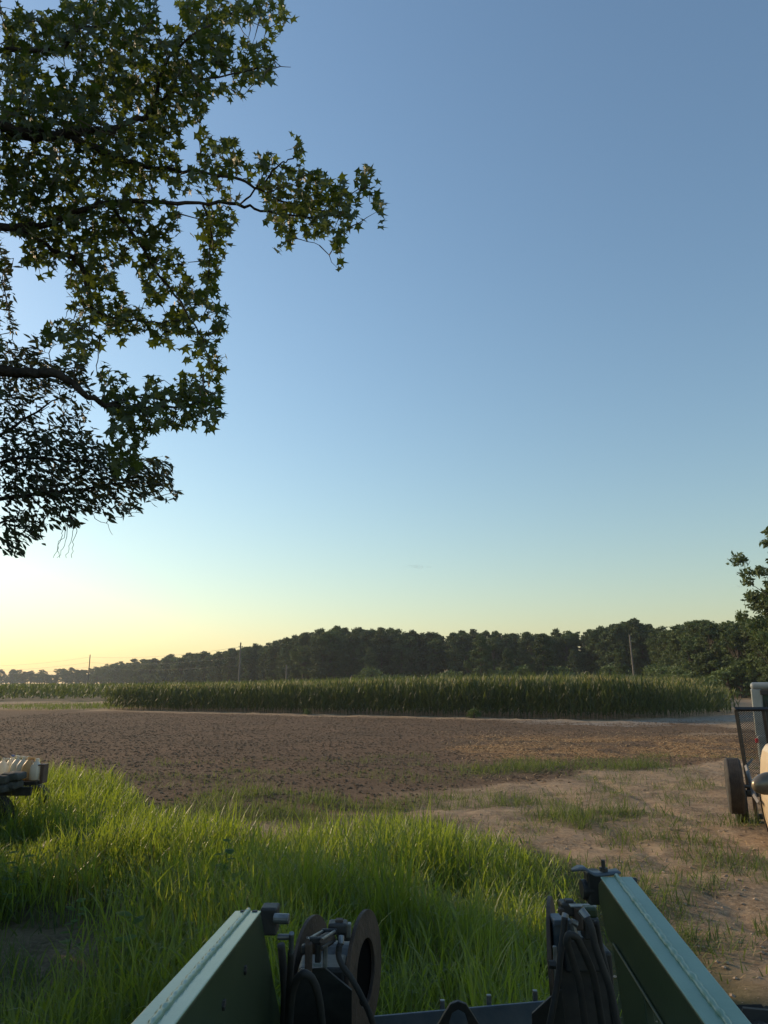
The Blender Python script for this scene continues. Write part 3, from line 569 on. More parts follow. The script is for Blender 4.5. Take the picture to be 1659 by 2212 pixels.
def overhang(name, label, spans, branches, zc0, root_xy, shape, lsz, leafmat, per, off_rows, off_x, seedn, top_h):
    e = empty(name, label, 'tree', (root_xy[0], root_xy[1], 0)); e_loc = np.array((root_xy[0], root_xy[1], 0.0))
    dep = lambda x, y: zc0+1.5*(fbm(np.array([x/170.+9]), np.array([y/150.+seedn]), 2, seedn)[0]-.5)
    skel = []; bb = MB()
    # trunk of the tree, outside the frame
    tz = np.linspace(0, top_h, 8); tp = np.array([(root_xy[0]+.15*math.sin(z), root_xy[1]+.1*z*.3, z) for z in tz]); bb.tube(tp, np.interp(tz, [0, top_h], [.34, .12]), 12)
    for br in branches:
        q = smoothline(br); p = np.array([P(a, b, dep(a, b)-.18) for a, b, w_ in q]); r = np.array([w_/2/FX*zc0 for a, b, w_ in q])
        p[1:-1] += rng.normal(0, .008, p[1:-1].shape)
        if br[0][0] <= 1:                       # carry it on to the trunk
            k = p[0]; hz = max(1.5, k[2]-.9); T = np.array([np.interp(hz, tz, tp[:, c]) for c in range(3)])
            m = np.linspace(0, 1, 8)[:-1]; pre = T[None]*(1-m)[:, None]+k[None]*m[:, None]; pre[:, 2] += .3*np.sin(m*math.pi)
            p = np.vstack((pre, p)); r = np.concatenate((np.interp(m, [0, 1], [r[0]*1.8, r[0]]), r))
        bb.tube(p, r*rng.uniform(.9, 1.12, len(r)), 7); skel.append(p)
    sk = np.vstack(skel)
    tips = []; 
    for row, sp in spans.items():
        for (a, b, d) in sp:
            cells = (b-a)/30.0*d*per; m = int(cells)+(rng.rand() < cells % 1)
            for _ in range(m): tips.append((rng.uniform(a+6, b-4), row*30+rng.uniform(0, 30)))
    # crown continues off frame to the left
    for row in off_rows:
        for _ in range(int(off_x/30.0*9*per*.75)): tips.append((rng.uniform(-off_x, 0 if row < 36 else -45), row*30+rng.uniform(0, 30)))
    tips = np.array(tips); tips = tips+rng.normal(0, 7, tips.shape)*(rng.rand(len(tips), 1) < .5); pos = np.array([P(a, b, dep(a, b)+rng.normal(0, .30)) for a, b in tips])
    # twigs from the skeleton to groups of leaves
    tw = MB(); order = rng.permutation(len(pos)); nt_ = len(pos)//5; heads = pos[order[:nt_]]
    # connect each head to nearest skeleton or already-connected point
    dist = np.array([np.min(np.sum((sk-h_)**2, 1)) for h_ in heads]); oo = np.argsort(dist); pool = sk.copy()
    for i in oo:
        h_ = heads[i]; d2 = np.sum((pool-h_)**2, 1); j = np.argmin(d2); a = pool[j]; L = math.sqrt(d2[j])
        if L > 1.6: continue
        mid = (a+h_)/2+rng.normal(0, .10, 3)*L+np.array((0, 0, .08*L)); m2 = a*.25+h_*.75+rng.normal(0, .05, 3)*L
        rr = min(.006, .0025+L*.006); tw.tube([a, mid, m2, h_], [rr*1.5, rr, rr*.7, .0016], 4, False)
        pool = np.vstack((pool, [mid, m2, h_]))
    out = pos-np.array((root_xy[0], root_xy[1], 5)); out /= np.linalg.norm(out, axis=1)[:, None]
    lm = MB(); leaves(lm, pos, lsz, shape, out)
    print(name, 'leaves', len(pos), 'twigs', nt_)
    rel(bb.build('limbs', M_bark, e, smooth=True), e); rel(tw.build('twigs', M_twig, e), e); rel(lm.build('foliage', leafmat, e), e)
    return e
BR_G = [[(0, 262, 24), (30, 286, 24), (90, 293, 24), (155, 290, 20), (190, 280, 15), (215, 284, 13), (250, 281, 13), (270, 266, 12), (308, 262, 12), (335, 225, 9), (348, 150, 7), (390, 98, 5), (470, 38, 3), (540, 20, 2)],
 [(150, 290, 14), (200, 318, 13), (270, 348, 11), (320, 362, 9), (400, 368, 7), (450, 375, 6), (520, 386, 6), (560, 410, 5), (620, 440, 4), (700, 455, 2)],
 [(0, 490, 16), (60, 488, 15), (110, 485, 13), (180, 450, 12), (250, 433, 10), (340, 438, 9), (430, 441, 7), (520, 440, 7), (560, 455, 5), (650, 470, 4), (735, 465, 2)],
 [(520, 440, 4), (560, 402, 4), (600, 356, 3), (622, 345, 3), (645, 335, 2)], [(600, 356, 3), (640, 370, 2), (665, 392, 2)], [(438, 443, 5), (455, 480, 4), (455, 540, 3), (450, 600, 2)],
 [(45, 492, 9), (100, 530, 10), (160, 560, 11), (185, 590, 14), (188, 640, 11), (205, 680, 7), (260, 690, 5), (330, 700, 3), (400, 690, 2)],
 [(240, 448, 6), (290, 500, 7), (330, 580, 6), (380, 640, 5), (410, 690, 4), (440, 730, 3), (455, 800, 2)],
 [(0, 800, 24), (60, 805, 20), (130, 805, 16), (180, 850, 12), (230, 875, 10), (290, 886, 8), (380, 880, 5), (440, 868, 3)], [(230, 875, 6), (290, 855, 4), (360, 865, 3)],
 [(0, 110, 11), (70, 108, 9), (150, 105, 8), (165, 60, 5), (250, 50, 3)], [(335, 225, 5), (400, 180, 4), (500, 160, 3), (590, 145, 2), (628, 145, 1.2)], [(218, 725, 3), (213, 770, 2), (210, 810, 1.5)], [(640, 515, 2), (690, 530, 1.3)]]
overhang('sweetgum_tree', 'overhanging tree with star shaped leaves reaching in from the upper left', SP_G, BR_G, 6.4, (-7.2, 5.6), star(), .125, M_gum, 2.05, range(-3, 30), 330, 3, 13)
BR_O = [[(0, 1078, 10), (60, 1068, 8), (160, 1060, 6), (260, 1040, 4), (350, 1045, 2)], [(0, 1000, 9), (70, 985, 7), (150, 1000, 5), (230, 990, 3)], [(0, 940, 8), (60, 900, 5), (130, 860, 3)], [(60, 1070, 4), (110, 1110, 3), (60, 1160, 2)], [(0, 600, 3), (18, 660, 2), (28, 715, 1.5)], [(0, 1130, 5), (50, 1120, 3)]]
BR_O += [[(150, 1105, 1.6), (140+a, 1140, 1.2), (128+b, 1180, 1), (115+c, 1205, .8)] for a, b, c in [(0, 0, 0), (8, 12, 8), (18, 22, 28), (28, 30, 40), (4, -4, 14)]]+[[(205, 1120, 1.4), (230, 1128, 1), (243, 1155, .8)]]
overhang('oak_tree', 'darker narrow-leaved oak hanging below the star-leaved tree at left', SP_O, BR_O, 7.6, (-9.5, 8.0), lance(), .105, M_oak, 3.7, range(24, 46), 520, 8, 11)
# neighbouring oaks outside the frame on the left: they shade the tractor
for (x, y, h_, sc) in [(-11.5, 8.2, 9, 1.0), (-8.8, 5.6, 6.6, 1.0), (-9.3, 8.9, 7.6, 1.0), (-13.5, 4.5, 9, 1.0), (-17, 9.5, 12, 1.0)]:
    place(BIG[1], 'broadleaf_tree', x, y, h_, 18, 'leafy tree beside the track, left of the tractor', 'tree', 'trees beside the track on the left', 1.35)
# ------------------------------------------------------------------ tractor
tr = empty('tractor', 'green tractor seen from its seat with both front loader arms raised', 'tractor', (0.1, 1.0, 0))
def B(mb, name, m, parent=tr, **k):
    o = mb.build(name, m, parent, **k); r = parent
    while r.parent: r = r.parent
    o.matrix_parent_inverse = Matrix.Translation(-Vector(r.location)) if parent is r else Matrix.Identity(4)
    return o
def arm(xi, wd, prof, topz, label, sgn):
    mb = MB(); x_out = xi+sgn*wd
    mb.prism([(xi, y, z) for y, z in prof], (sgn*wd, 0, 0)); a = B(mb, 'loader_arm', M_green, bevel=.006); a['label'] = label
    # the top plate: proud of the side plates, with the weld bead down its middle
    (ya, za), (yb, zb) = topz; mb = MB(); t = .006
    mb.prism([(xi-sgn*.004, ya, za+.001), (xi-sgn*.004, yb, zb+.001), (xi-sgn*.004, yb, zb+t), (xi-sgn*.004, ya, za+t)], (sgn*(wd+.008), 0, 0))
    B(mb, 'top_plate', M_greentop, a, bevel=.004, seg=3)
    n = 170; q = np.linspace(.0, 1, n); xm = xi+sgn*wd*.5
    pts = np.stack((xm+rng.normal(0, .0006, n)+.002*np.sin(q*7), ya+(yb-ya)*q, za+(zb-za)*q+t+.001), 1)
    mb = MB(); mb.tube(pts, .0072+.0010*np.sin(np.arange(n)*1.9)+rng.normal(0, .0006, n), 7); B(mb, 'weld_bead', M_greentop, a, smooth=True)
    return a
la = arm(-.35, .066, [(.5, 1.818), (2.215, 1.669), (2.245, 1.655), (2.32, 1.58), (2.80, 1.15), (2.74, .96), (2.1, 1.22), (.5, 1.40)], ((.5, 1.8185), (2.21, 1.6695)), 'left loader arm with dusty top painted pale as sky sheen and long weld', -1)
ra = arm(.62, .082, [(.6, 1.514), (2.215, 1.757), (2.255, 1.735), (2.26, 1.69), (2.20, 1.61), (1.97, 1.584), (1.5, 1.50), (.6, 1.36)], ((.6, 1.5145), (2.21, 1.7575)), 'right loader arm with dusty top painted pale as sky sheen and bent steel strip at its end', 1)
mb = MB(); mb.prism([(.63, 2.195, 1.608), (.63, 1.96, 1.582), (.63, 1.93, 1.48), (.63, 1.98, 1.28), (.63, 2.10, 1.28), (.63, 2.13, 1.43)], (.02, 0, 0)); B(mb, 'gusset', M_green, ra, bevel=.003)
mb = MB(); mb.tube([(.66, 2.05, 1.40), (.67, 1.98, 1.0)], [.032, .032], 16); B(mb, 'hydraulic_cylinder', M_black, smooth=True)
# slots cut in the end of the left top plate
mb = MB()
for dx in (-.012, -.045): mb.box((-.35+dx, 2.196, 1.6775), (.014, .012, .004))
B(mb, 'slot', M_black, la)
for (x_, pts_) in ((-.345, [(.9, 1.50), (1.52, 1.50), (1.98, 1.40), (2.36, 1.10)]), (.615, [(.7, 1.40), (1.5, 1.522), (2.12, 1.62)])):
    mb = MB(); mb.tube([(x_, y_, z_) for y_, z_ in pts_], .004, 8); B(mb, 'weld_seam', M_green, la if x_ < 0 else ra, smooth=True)
for (y_, z_) in ((1.75, 1.62), (2.0, 1.60), (1.3, 1.70)):
    mb = MB(); mb.lathe((-.3505, y_, z_), (1, 0, 0), [(0, 0), (.011, 0), (.011, .006), (0, .008)], 6); B(mb, 'bolt', M_black, la)
# bolts, pins, brackets at the knees
def cyl(a, b, r, name, m, parent, n=14, **k):
    mb = MB(); mb.tube([a, b], [r, r], n); return B(mb, name, m, parent, **k)
mb = MB(); mb.box(P(583, 1985, 2.12), (.05, .06, .075)); mb.box(P(572, 1975, 2.15), (.03, .09, .03)); B(mb, 'knee_bracket', M_black, la, bevel=.006)
a = P(592, 1984, 2.08); cyl(a, a+(.045, -.005, 0), .014, 'pin', M_steel, la, bevel=.002)
a = P(600, 2024, 2.10); cyl(a, a+(.04, 0, .0), .008, 'hose_fitting', M_steel, la)
a = P(630, 2016, 2.08); cyl(a, P(629, 2060, 2.1), .0075, 'hose_fitting', M_steel, la)
mb = MB(); mb.lathe(P(1256, 1921, 2.12), (1, 0, 0), [(0, 0), (.026, 0), (.028, .006), (.028, .03), (.02, .032), (.02, .075), (0, .075)], 18); B(mb, 'pin', M_black, ra)
mb = MB(); mb.box(P(1282, 1915, 2.12), (.045, .05, .09)); B(mb, 'knee_bracket', M_black, ra, bevel=.006)
# bent steel strip (indicator bracket) bolted on top
st_ = [P(a, b, z) for a, b, z in [(1235, 1880, 2.10), (1248, 1875, 2.09), (1262, 1874, 2.08), (1272, 1882, 2.07), (1282, 1888, 2.06), (1300, 1887, 2.05), (1336, 1882, 2.05)]]
st_ = smoothline(st_, 4); V = []
for i, p in enumerate(st_):
    wk = .022*(1 if i > 5 else .35+.65*i/5)
    V += [p+(0, -wk, -.003), p+(0, wk, -.003), p+(0, wk, .003), p+(0, -wk, .003)]
n = len(st_); F = [(i*4+k, i*4+(k+1) % 4, (i+1)*4+(k+1) % 4, (i+1)*4+k) for i in range(n-1) for k in range(4)]
mb = MB(); mb.add(V, [F, [(3, 2, 1, 0)], [(n*4-4, n*4-3, n*4-2, n*4-1)]]); B(mb, 'bent_strip', M_blue, ra, smooth=True)
p = P(1304, 1882, 2.05); cyl(p, p+(0, 0, .010), .012, 'nut', M_black, ra, 6); cyl(p, p+(0, 0, .030), .0055, 'bolt', M_black, ra, 10)
p = P(1360, 1905, 2.14); cyl(p, p+(.02, 0, 0), .012, 'bolt', M_black, ra, 10)
# hood, front tyre
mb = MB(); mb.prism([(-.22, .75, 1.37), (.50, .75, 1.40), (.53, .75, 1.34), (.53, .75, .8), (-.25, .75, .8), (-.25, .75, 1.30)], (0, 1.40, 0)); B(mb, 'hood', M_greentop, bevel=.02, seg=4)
def tyre(c, ax, r, wd, name, parent, root, rim_m, lug=0, seed=0):
    prof = [(r*.62, -wd*.42), (r*.80, -wd*.5), (r*.93, -wd*.47), (r*.985, -wd*.38)]
    for k in range(-3, 4): prof += [(r, wd*(k*.1-.035)), (r, wd*(k*.1+.035)), (r*.972, wd*(k*.1+.04)), (r*.972, wd*(k*.1+.06))]
    prof = prof[:-2]+[(r*.985, wd*.38), (r*.93, wd*.47), (r*.80, wd*.5), (r*.62, wd*.42), (r*.60, 0), (r*.62, -wd*.42)]
    mb = MB(); mb.lathe(c, ax, prof, 56)
    if lug:
        ax_ = np.array(ax, float); ax_ /= np.linalg.norm(ax_); u = np.cross(ax_, (0, 0, 1)); u /= np.linalg.norm(u); v = np.array((0, 0, 1.0))
        for k in range(22):
            for sd_ in (-1, 1):
                q = 2*math.pi*(k+.5*(sd_ > 0))/22; rd = math.cos(q)*u+math.sin(q)*v; tg = -math.sin(q)*u+math.cos(q)*v
                Mx = np.stack((ax_*.9+tg*.35*sd_, tg*.9-ax_*.35*sd_, rd), 1)
                mb.box(np.array(c)+rd*(r+.012)+ax_*wd*.24*sd_, (wd*.5, .035, .045), Mx, .8)
    o = mb.build(name, M_tire, parent, smooth=False); 
    for pp in o.data.polygons: pp.use_smooth = False
    if parent is root: rel(o, root)
    mb = MB(); mb.lathe(c, ax, [(r*.615, -wd*.40), (r*.56, -wd*.38), (r*.5, -wd*.12), (r*.2, -wd*.10), (r*.18, -wd*.2), (0, -wd*.2)], 32)
    mb.lathe(c, ax, [(r*.615, wd*.40), (r*.56, wd*.38), (r*.5, wd*.12), (r*.2, wd*.10), (0, wd*.10)], 32)
    m2 = mb.build('rim', rim_m, o, smooth=True); return o
tyre((1.50, 2.95, .56), (1, 0, 0), .52, .34, 'tyre', tr, tr, mat('yellow rim', (.5, .34, .03), .5), lug=1)
# ------------------------------------------------------------------ attachment carried on the loader
at_ = empty('loader_attachment', 'dark rusty attachment with round steel flanges and black hoses between the loader arms', 'attachment', (0, 2.6, .6))
TH = R(16); NR = np.array((math.cos(TH), -math.sin(TH), .03))
def A(mb, name, m, parent=None, **k): return B(mb, name, m, parent or at_, **k)
def disc(px, py, zc, r, ri, lb):
    mb = MB(); mb.ring(P(px, py, zc), NR, r, ri, .014, 56); o = A(mb, 'round_flange', M_rust, bevel=.0015); o['label'] = lb; return o
disc(787, 2099, 2.60, .20, .107, 'big rusty flange with its dark hole, nearest the middle')
disc(672, 2104, 2.74, .20, .05, 'rusty flange beside the left arm')
disc(1196, 2069, 2.60, .20, .107, 'rusty flange beside the right arm')
def hub(px, py, zc, r, L, m, name, dirn=1):
    c = P(px, py, zc); mb = MB(); mb.lathe(c, NR*dirn, [(0, 0), (r, 0), (r, L), (0, L)], 32); return A(mb, name, m, smooth=False)
hub(771, 2099, 2.63, .095, .17, mat('dull drum', (.10, .11, .11), .5, metal=.4, noise=.2, nscale=18, col2=(.04, .04, .04)), 'drum', -1)
mb = MB(); mb.lathe(P(787, 2099, 2.60)-NR*.010, -NR, [(0, 0), (.125, 0), (.125, .02), (0, .02)], 32); A(mb, 'hole_shade_disc', mat('hole shade black', (.004, .004, .004), .9, spec=.05))  # near-black disc behind the flange, painting the shaded inside of its hole
hub(1200, 2069, 2.60, .10, .16, M_blue, 'drum', 1)
def pbox(x0, y0, x1, y1, zc, dp, name, m, bevel=.004, rot=0.0, parent=None):
    a = P(x0, y0, zc); b = P(x1, y1, zc); c = (a+b)/2; cs, sn = math.cos(rot), math.sin(rot)
    Mx = np.array(((cs, -sn, 0), (sn, cs, 0), (0, 0, 1)))
    mb = MB(); mb.box(c+(0, dp/2, 0), (abs(b[0]-a[0]), dp, abs(a[2]-b[2])), Mx); return A(mb, name, m, parent, bevel=bevel)
# left cluster
pbox(660, 2026, 699, 2040, 2.30, .014, 'cylinder_end_plate', M_black); pbox(694, 2008, 728, 2020, 2.46, .014, 'cylinder_end_plate', M_black)
for (a, b) in (((664, 2030), (698, 2011)), ((695, 2030), (724, 2011)), ((664, 2048), (698, 2030)), ((695, 2048), (724, 2030))):
    cyl(P(*a, 2.29), P(*b, 2.47), .005, 'tie_rod', M_steel if a[1] < 2040 else M_black, at_, 8)
cyl(P(680, 2045, 2.31), P(711, 2027, 2.46), .022, 'cylinder_barrel', M_rust, at_, 18, smooth=True)
for q in ((664, 2033), (695, 2033)): cyl(P(*q, 2.285), P(*q, 2.30), .0075, 'bolt', M_rust, at_, 6)
pbox(708, 1997, 750, 2020, 2.48, .06, 'motor', M_black, .008); pbox(724, 1988, 741, 1998, 2.50, .03, 'motor_cap', M_rust, .004); pbox(728, 2018, 757, 2034, 2.50, .05, 'valve_block', M_black, .006)
pbox(748, 1998, 758, 2026, 2.50, .03, 'motor_bracket', M_steel, .003)
pbox(658, 2040, 674, 2105, 2.27, .02, 'lug', M_rust, .006); pbox(650, 2044, 660, 2062, 2.28, .03, 'bolt_block', M_black, .006); pbox(680, 2042, 693, 2080, 2.30, .03, 'lug', M_black, .005)
pbox(677, 2081, 694, 2088, 2.28, .004, 'maker_plate', M_white, .0005)
pbox(697, 2044, 707, 2090, 2.33, .02, 'hose_coupling', M_steel, .004)
pbox(640, 2100, 745, 2270, 2.40, .14, 'frame_body', M_black, .012); pbox(735, 2160, 775, 2290, 2.50, .10, 'frame_body', M_rust, .006)
mb = MB(); mb.prism([P(632, 2115, 2.38), P(650, 2094, 2.38), P(700, 2090, 2.38), P(760, 2140, 2.38), P(760, 2230, 2.38), P(632, 2230, 2.38)], (0, .015, 0)); A(mb, 'side_plate', M_black, bevel=.002)
def hose(pts, r=.0095, m=None, name='hose', z=None):
    q = smoothline([P(*p) for p in pts], 6); mb = MB(); mb.tube(q, r, 10); return A(mb, name, m or M_rub, smooth=True)
hose([(737, 2032, 2.44), (732, 2048, 2.42), (731, 2068, 2.40), (741, 2089, 2.38), (757, 2110, 2.37), (774, 2139, 2.36), (797, 2185, 2.36), (815, 2240, 2.36)], .010)
hose([(624, 2240, 2.12), (627, 2180, 2.1), (632, 2140, 2.08), (642, 2112, 2.07), (657, 2102, 2.06), (672, 2110, 2.07), (684, 2135, 2.08), (692, 2175, 2.1), (698, 2240, 2.12)], .0115)
hose([(629, 2056, 2.1), (627, 2100, 2.12), (624, 2150, 2.14), (620, 2240, 2.16)], .010)
hose([(607, 2040, 2.2), (612, 2090, 2.2), (615, 2150, 2.2), (612, 2240, 2.2)], .012)
cyl(P(737, 2022, 2.45), P(736, 2040, 2.43), .011, 'hose_fitting', M_steel, at_, 8); cyl(P(733, 2043, 2.42), P(731, 2060, 2.41), .0105, 'hose_fitting', M_rub, at_, 8)
# cross beam with studs and lifting eye
a, b = P(800, 2197, 2.85), P(1180, 2163, 2.85)
mb = MB(); mb.prism([a, b, b+(0, -.02, -.16), a+(0, -.02, -.16)], (0, .012, 0)); A(mb, 'cross_beam', M_blue, bevel=.002)
for (x, y0, y1) in ((956, 2163, 2186), (1057, 2152, 2176), (1157, 2142, 2166)):
    pbox(x-5, y0, x+5, y1+6, 2.90, .018, 'stud', M_steel, .003)
mb = MB(); c = P(991, 2216, 2.70); n = 20
outer = [(-.062, -.02)]+[(-.062*math.cos(t)*(.78 if 0 < i < n else 1)-.0, .058*math.sin(t)) for i, t in enumerate(np.linspace(0.3, math.pi-.3, n+1))]+[(.062, -.02)]
prof_o = [(-.10, -.05), (-.055, .018), (-.03, .052), (0, .062), (.03, .052), (.055, .018), (.10, -.05)]; prof_i = [(.034, -.05), (.036, -.01), (.024, .022), (0, .034), (-.024, .022), (-.036, -.01), (-.034, -.05)]
mb.prism([c+(x, 0, z+.02) for x, z in prof_o+prof_i], (0, .02, 0)); A(mb, 'lifting_eye', M_black, bevel=.003)
# right cluster
pbox(1214, 1952, 1248, 1980, 2.42, .06, 'motor', M_black, .008); pbox(1222, 1945, 1240, 1953, 2.43, .03, 'motor_cap', M_black, .004); pbox(1209, 1964, 1220, 1978, 2.41, .03, 'motor_bolt', M_rust, .004)
pbox(1233, 1958, 1290, 1961, 2.32, .03, 'bracket', M_steel, .001); pbox(1243, 1962, 1260, 2010, 2.40, .05, 'valve_block', M_rust, .006); pbox(1262, 1985, 1296, 2030, 2.42, .06, 'valve_block', M_black, .006)
pbox(1197, 1988, 1235, 2000, 2.48, .08, 'top_cap', M_blue, .004); pbox(1196, 1999, 1240, 2066, 2.50, .08, 'housing', M_blue, .006)
pbox(1208, 2066, 1330, 2270, 2.44, .16, 'frame_body', M_black, .01); pbox(1222, 2030, 1300, 2100, 2.44, .10, 'frame_body', M_black, .01)
pbox(1262, 1962, 1292, 1984, 2.26, .04, 'pin_boss', M_green, .008)
cyl(P(1255, 1966, 2.24), P(1269, 1984, 2.22), .013, 'hose_fitting', M_steel, at_, 8); cyl(P(1235, 1993, 2.26), P(1243, 2020, 2.25), .009, 'hose_fitting', M_steel, at_, 8); cyl(P(1233, 1991, 2.26), P(1246, 1997, 2.26), .011, 'elbow', M_steel, at_, 8)
cyl(P(1222, 1974, 2.30), P(1219, 1986, 2.29), .011, 'hose_fitting', M_steel, at_, 8)
hose([(1267, 1982, 2.22), (1278, 2006, 2.2), (1285, 2042, 2.19), (1299, 2083, 2.18), (1317, 2132, 2.17), (1340, 2240, 2.15)], .0115)
hose([(1220, 1982, 2.28), (1218, 2009, 2.27), (1211, 2058, 2.25), (1207, 2107, 2.24), (1194, 2180, 2.22), (1180, 2250, 2.22)], .010)
hose([(1267, 2240, 2.2), (1252, 2123, 2.19), (1234, 2066, 2.18), (1224, 2034, 2.17), (1228, 2018, 2.17), (1246, 2024, 2.18), (1262, 2058, 2.19), (1283, 2107, 2.2), (1305, 2240, 2.2)], .0115)
hose([(1288, 1990, 2.3), (1296, 2040, 2.3), (1312, 2100, 2.28), (1330, 2240, 2.26)], .009)
cyl(P(1185, 2083, 2.35), P(1200, 2084, 2.35), .013, 'bolt', M_black, at_, 6); pbox(1197, 2048, 1205, 2130, 2.36, .01, 'spacer_rod', M_steel, .002)
mb = MB(); mb.prism([P(1150, 2190, 2.4), P(1198, 2146, 2.4), P(1214, 2138, 2.4), P(1225, 2240, 2.4), P(1150, 2240, 2.4)], (0, .012, 0)); A(mb, 'gusset', M_black, bevel=.002)
# ------------------------------------------------------------------ jugs and sacks on the wagon, far left
wz = .90; wy = 11.3
wg = empty('wagon', 'dark low wagon behind the tall grass carrying jugs and sacks', 'wagon', (-7, 11.6, 0))
mb = MB(); mb.box((-6.8, wy+.05, wz-.05), (3.3, .36, .05)); rel(mb.build('deck', M_black, wg, bevel=.006), wg)
mb = MB(); mb.box((-6.8, wy-.26, wz-.14), (3.3, .05, .12)); rel(mb.build('side_rail', M_black, wg, bevel=.006), wg)
mb = MB(); mb.box((-5.12, wy+.02, wz+.065), (.05, .16, .25)); mb.box((-5.14, wy+.02, wz+.20), (.10, .16, .018)); rel(mb.build('end_board', M_box, wg, bevel=.006), wg)
for xx in (-7.9, -5.8): tyre((xx, wy+1.1, .36), (0, 1, 0), .35, .2, 'tyre', wg, wg, M_steel)
for xx in (-7.9, -5.8): tyre((xx, wy-.1, .36), (0, 1, 0), .35, .2, 'tyre', wg, wg, M_steel)
def jug(x, y, sc, rot, m, label, cap=None, handle=True):
    e = empty('plastic_jug', label, 'jug', (x, y, wz-.015), 'plastic jugs lined up on the wagon')
    mb = MB(); n = 24; prof = [(.0, 0), (.066, .0), (.078, .012), (.08, .10), (.078, .165), (.068, .20), (.042, .245), (.024, .262), (.021, .268), (.021, .285), (.0, .285)]
    V = []
    for r, z in prof:
        for k in range(n):
            t = 2*math.pi*k/n; c, s_ = math.cos(t), math.sin(t); q = (abs(c)**4+abs(s_)**4)**(-.25) if .02 < z < .2 else (abs(c)**3+abs(s_)**3)**(-1/3.)
            q = 1+(q-1)*(.85 if r > .05 else 0); V.append((r*c*q*sc, r*s_*q*sc, z*sc))
    m_ = len(prof); mb.add(V, [[(i*n+k, i*n+(k+1) % n, (i+1)*n+(k+1) % n, (i+1)*n+k) for i in range(m_-1) for k in range(n)]])
    mb.build('bottle', m, e, smooth=True)
    if handle:
        mb = MB(); q = smoothline([(.015, 0, .262), (.045, 0, .292), (.078, 0, .288), (.088, 0, .262), (.080, 0, .225), (.066, 0, .19)], 5)*sc; mb.tube(q, .0125*sc, 8); mb.build('handle', m, e, smooth=True)
    mb = MB(); mb.lathe((0, 0, .284*sc), (0, 0, 1), [(0, 0), (.0235*sc, 0), (.0235*sc, .02*sc), (0, .021*sc)], 16); mb.build('cap', cap or m, e)
    e.rotation_euler = (0, 0, rot); return e
def jx(px, zc=10.68): return (px-CX)/FX*zc
jug(jx(77), wy, 1.0, R(95), M_jug, 'cloudy jug with a shoulder neck at the right end, seam facing the camera')
jug(jx(57), wy+.05, 1.06, R(0), M_jugy, 'yellowed jug with its handle, second from the right end')
jug(jx(39.5), wy+.12, 1.06, R(5), M_jug, 'pale jug with pinkish liquid, third from the right end')
jug(jx(23), wy+.18, 1.08, R(-5), M_jug, 'white jug, fourth from the right end')
jug(jx(6.5), wy+.24, 1.09, R(8), M_jug, 'white jug with a blue cap at the left edge of the photo', M_label)
jug(jx(3), wy+.02, 1.02, R(10), M_jug, 'white jug in front of the blue-capped one')
def sack(c, size, lb, seed):
    rs = np.random.RandomState(seed); n = 14; mb = MB(); V = []; 
    for i in range(n+1):
        th = math.pi*i/n-math.pi/2
        for k in range(2*n):
            ph = math.pi*k/n; sp_ = lambda q: math.copysign(abs(q)**.42, q)
            x, y, z = sp_(math.cos(th))*sp_(math.cos(ph)), sp_(math.cos(th))*sp_(math.sin(ph)), sp_(math.sin(th))
            f = 1+.06*math.sin(5*x+seed)+.05*math.sin(7*y+seed*2)
            V.append((c[0]+x*size[0]/2*f, c[1]+y*size[1]/2*f, c[2]+(z*size[2]/2+.005*math.sin(6*x+3*y+seed))*(1-.12*abs(x)**3)))
    m2 = 2*n; mb.add(V, [[(i*m2+k, i*m2+(k+1) % m2, (i+1)*m2+(k+1) % m2, (i+1)*m2+k) for i in range(n) for k in range(m2)]])
    e = mb.build('sack', M_sack, smooth=True); tag(e, lb, 'sack', 'dark sacks stacked in front of the jugs')
ysk = wy-.45
sack((jx(33, 10.3), ysk, .99), (.30, .3, .12), 'dark sack on top of the stack, nearest the jugs', 1)
sack((jx(34, 10.3), ysk, .875), (.20, .3, .12), 'dark sack under the top one nearest the jugs', 2)
sack((jx(2, 10.2), ysk-.1, .965), (.34, .3, .13), 'dark sack with lit upper rim at the left photo edge', 3)
sack((jx(2, 10.2), ysk-.1, .845), (.36, .3, .13), 'dark bottom sack at the left photo edge', 4)
mb = MB(); mb.box((-6.9, wy-.5, .83), (2.4, .5, .05)); rel(mb.build('side_shelf', M_black, wg, bevel=.005), wg)
# ------------------------------------------------------------------ trailer with mesh ramp gate on the right
tl = empty('utility_trailer', 'black utility trailer with its mesh ramp gate standing up and a tall wheel', 'trailer', (6.4, 12.0, 0))
def T(mb, name, m, parent=tl, **k): return B(mb, name, m, parent, **k)
g0 = P(1590, 1532, 12.2); gb = P(1618, 1706, 12.0)         # top left and bottom left corners of the gate
Wd = 1.75; ux = np.array((1, 0.02, 0)); th = .045
gate = MB()
def bar(mb, a, b, r=.024): mb.tube([a, b], [r*1.5, r*1.5], 4)
tr_, br_ = g0+ux*Wd, gb+ux*Wd
bar(gate, g0, gb); bar(gate, tr_, br_); bar(gate, g0-(.03, 0, 0), tr_+(.03, 0, 0)); bar(gate, gb, br_)
for f in (.27, .62): bar(gate, g0+ux*Wd*f, gb+ux*Wd*f)
gate_o = T(gate, 'ramp_gate', M_black)
ms = MB(); nx_, nz_ = 40, 44                     # expanded metal: diamonds
for i in range(nx_):
    for j in range(nz_):
        def q(a, b): 
            l = g0*(1-b/nz_)+gb*(b/nz_); return l+ux*Wd*(a/nx_)
        c0, c1, c2, c3 = q(i, j+.5), q(i+.5, j), q(i+1, j+.5), q(i+.5, j+1)
        for a, b in ((c0, c1), (c1, c2), (c2, c3), (c3, c0)):
            d = np.array((0, 0, .0042)); dd = np.array((0, .003, 0)); ms.add([a-d, b-d, b+d, a+d], [[(0, 1, 2, 3)]])
